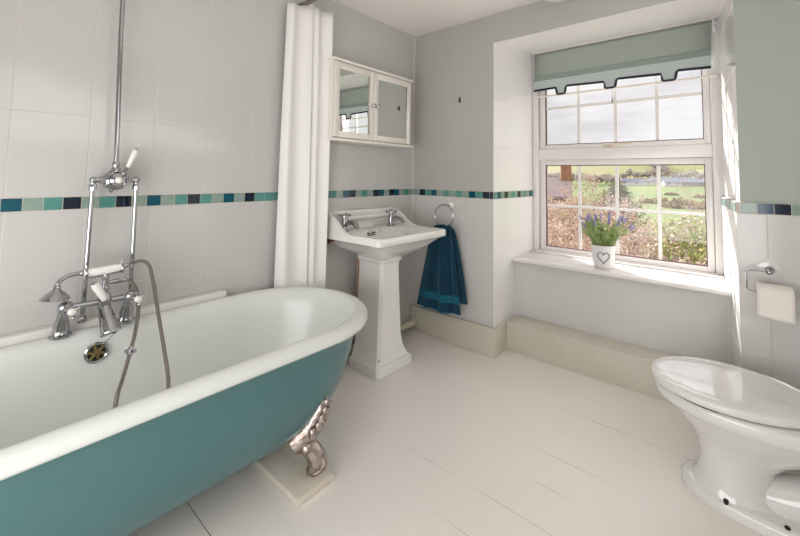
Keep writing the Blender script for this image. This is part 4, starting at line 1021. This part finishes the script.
# dark conifer
rnd = random.Random(5); base = polar(12.0, 21.5, ground_z(21.5)); top = 0.98 - base.z
cf = thing('conifer', tuple(base), 'dark green conifer outside between the bare tree and the green field', 'tree')
b = MB(); b.tube([base, base + Vector((0, 0, top * 0.96))], [0.10, 0.02], 8); build('trunk', b, V_twig, cf)
b = MB()
for i in range(300):
    t_ = rnd.random() ** 0.8; z = top * (0.25 + 0.73 * t_); R_ = 2.0 * (1 - t_) ** 0.75 + 0.10; a = rnd.uniform(0, 2 * pi)
    e = Vector((cos(a) * R_, sin(a) * R_, 0.18)); p0 = base + Vector((0, 0, z))
    for q in range(20):
        s_ = rnd.uniform(.2, 1); p = p0 + e * s_ + Vector((rnd.gauss(0, .08), rnd.gauss(0, .08), rnd.gauss(0, .06))); d = Vector((rnd.uniform(-1, 1), rnd.uniform(-1, 1), rnd.uniform(-.3, .6))).normalized() * 0.12; w = d.orthogonal().normalized() * 0.035
        b.add([p, p + d * .5 + w, p + d, p + d * .5 - w], [(0, 1, 2, 3)])
build('needles', b, V_dgrn, cf, smooth=False)

# houses in the valley
def house(name, az, d, w, dep, h, rot, wall, roof, label, chimney=None, zoff=0.0, wins=2):
    g = ground_z(d) + zoff; O = polar(az, d, g); r = radians(az + rot)
    X = Vector((cos(r), sin(r), 0)); Y = Vector((-sin(r), cos(r), 0)); Z = Vector((0, 0, 1)); P = lambda x, y, z: O + X * x + Y * y + Z * z
    root = thing(name, tuple(O), label, 'house')
    mb = MB(); sec = [(-dep / 2, 0), (-dep / 2, h), (0, h + dep * 0.38), (dep / 2, h), (dep / 2, 0)]
    mb.loft([[P(x, -w / 2, z) for x, z in sec], [P(x, w / 2, z) for x, z in sec]]); build('walls', mb, wall, root, smooth=False)
    mb = MB()
    for s_ in (-1, 1):
        mb.loft([[P(s_ * (dep / 2 + .3), y, h - .2), P(s_ * (dep / 2 + .3), y, h - .05), P(0, y, h + dep * .38 + .15), P(0, y, h + dep * .38)] for y in (-w / 2 - .2, w / 2 + .2)])
    build('roof', mb, roof, root, smooth=False)
    for k in range(wins):
        y = -w / 2 + w * (k + .5) / wins; mb = MB(); mb.loft([[P(-dep / 2 - .05, y - .45, z), P(-dep / 2 - .05, y + .45, z), P(-dep / 2 + .1, y + .45, z), P(-dep / 2 + .1, y - .45, z)] for z in (h * .45, h * .8)]); build('window', mb, M_winfar, root, smooth=False)
    if chimney:
        mb = MB(); cs = 0.45 if d > 100 else 0.40; yy = chimney * w / 2
        mb.loft([[P(-cs, yy - cs, z), P(cs, yy - cs, z), P(cs, yy + cs, z), P(-cs, yy + cs, z)] for z in (h, h + dep * .38 + 1.1)]); build('chimney', mb, M_brick, root, smooth=False)
    return root
M_winfar = mat('far_window', srgb(60, 62, 70), 0.4); M_brick = mat('red_brown_brick', srgb(140, 98, 70), 0.9, nz=(srgb(120, 84, 62), 4, 1))
M_wwhite = mat('far_white_wall', srgb(178, 172, 172), 0.9); M_wgrey = mat('far_grey_wall', srgb(134, 126, 122), 0.9); M_slate = mat('slate_roof', srgb(104, 106, 118), 0.8); M_stone = mat('stone_wall', srgb(142, 128, 116), 0.9, nz=(srgb(120, 104, 94), 5, 1))
M_purple = mat('purple_brown_roof', srgb(116, 102, 100), 0.8)
house('cottage', 20.0, 34, 2.6, 3.4, 4.35, 0, M_stone, M_purple, 'stone cottage with a brick chimney outside the left window panes', chimney=-0.85, wins=3)
hs_ = [(10.5, 318, 15, 0, M_wwhite, M_slate, 'far white farmhouse at the left end of the valley row'),
       (9.2, 330, 12, 12, M_wwhite, M_purple, 'far white cottage with a brown roof, second in the valley row'),
       (7.4, 342, 14, -5, M_wwhite, M_slate, 'long pale barn roof in the middle of the valley row'),
       (6.2, 314, 10, 20, M_wwhite, M_slate, 'white gabled house standing forward in the valley row'),
       (4.9, 343, 14, 5, M_wgrey, M_slate, 'long grey slate-roofed barn right of the white gabled house'),
       (3.9, 324, 14, -10, M_wgrey, M_slate, 'grey barn in front of the dark trees in the valley'),
       (2.2, 346, 12, 0, M_wgrey, M_purple, 'far grey cottage at the right edge of the valley row')]
for az, d, w, rot, wm, rm, lab in hs_: house('farm_building', az, d, w, 5.0, 2.6, rot, wm, rm, lab, zoff=0.0)
# distant trees: clumped crowns on a trunk
def far_tree(az, d, h, r, m, label, group, seed, zoff=0.0, name='valley_tree'):
    rnd = random.Random(seed); g = ground_z(d) + zoff; O = polar(az, d, g); root = thing(name, tuple(O), label, 'tree', group)
    mb = MB(); mb.tube([O, O + Vector((0, 0, h * .6))], [r * .09, r * .05], 6); build('trunk', mb, V_twig, root)
    mb = MB()
    for i in range(420):
        a = rnd.uniform(0, 2 * pi); c = rnd.uniform(-1, 1); q = rnd.uniform(.55, 1.0) * (0.8 + 0.25 * sin(3 * a + seed)); s_ = sqrt(1 - c * c)
        p = O + Vector((cos(a) * s_ * r * q, sin(a) * s_ * r * q, h * .58 + c * h * .42 * q)); d_ = Vector((rnd.uniform(-1, 1), rnd.uniform(-1, 1), rnd.uniform(-1, 1))).normalized() * r * .22; w_ = d_.orthogonal().normalized() * r * .12
        mb.add([p, p + d_ * .5 + w_, p + d_, p + d_ * .5 - w_], [(0, 1, 2, 3)])
    build('crown', mb, m, root, smooth=False)
rnd = random.Random(21)
for i in range(15):
    az = 2.0 + i * 0.66
    far_tree(az, 362 + 12 * (i % 2), rnd.uniform(6, 9.5), rnd.uniform(3.2, 4.0), V_far, 'dark tree in the line of trees behind the valley houses', 'trees behind the valley houses', i)
for i in range(9):
    az = 12.2 + i * 1.05
    far_tree(az, 304 + 16 * (i % 2), rnd.uniform(7, 10), rnd.uniform(4.4, 5.4), V_far, 'dark tree in the valley wood left of the houses, above the bare garden tree', 'trees left of the valley houses', 40 + i)
for i in range(7):
    az = 6.9 + i * 0.24; d = 396 + i * 14
    far_tree(az + 0.5 * (i % 2), d, rnd.uniform(9, 12), rnd.uniform(5, 6), V_far, 'brown tree in the small copse climbing the hillside above the valley houses', 'copse on the hillside', 60 + i)
for i in range(30):
    far_tree(1.5 + i * 0.72 + rnd.uniform(-.05, .05), 655, rnd.uniform(3.0, 5.5), rnd.uniform(2.8, 3.5), V_far, 'tiny dark tree on the skyline along the hilltop', 'trees on the skyline', 80 + i, zoff=-1.0)
def gorse(az, d, w, h, seed):
    rnd = random.Random(seed); O = polar(az, d, ground_z(d)); mb = MB(); side_ = Vector((-sin(radians(az)), cos(radians(az)), 0))
    for i in range(500):
        q = rnd.uniform(-1, 1); hh = h * (1 - q * q) ** .5 * rnd.random() * (0.7 + .3 * sin(9 * q + seed)); p = O + side_ * (q * w) + Vector((rnd.uniform(-2, 2), 0, hh)); d_ = Vector((rnd.uniform(-1, 1), rnd.uniform(-1, 1), rnd.uniform(-.5, 1))).normalized() * .9; w_ = d_.orthogonal().normalized() * .45
        mb.add([p, p + d_ * .5 + w_, p + d_, p + d_ * .5 - w_], [(0, 1, 2, 3)])
    o = build('gorse_clump', mb, V_gorse, None, origin=tuple(O), smooth=False); tag(o, 'low brown gorse clump growing on the green field below the valley houses', 'bush', 'gorse clumps on the green field')
for k, (az, d, w, h) in enumerate([(8.7, 170, 2.2, 1.5), (7.4, 176, 2.6, 1.8), (6.7, 156, 2.0, 1.4), (5.5, 174, 2.4, 1.9), (5.9, 152, 2.3, 1.4), (4.5, 164, 2.2, 1.8), (3.5, 152, 2.4, 2.0), (2.6, 170, 2.0, 2.2), (6.2, 225, 2.6, 1.0), (3.2, 215, 3.0, 1.3)]): gorse(az, d, w, h, k)
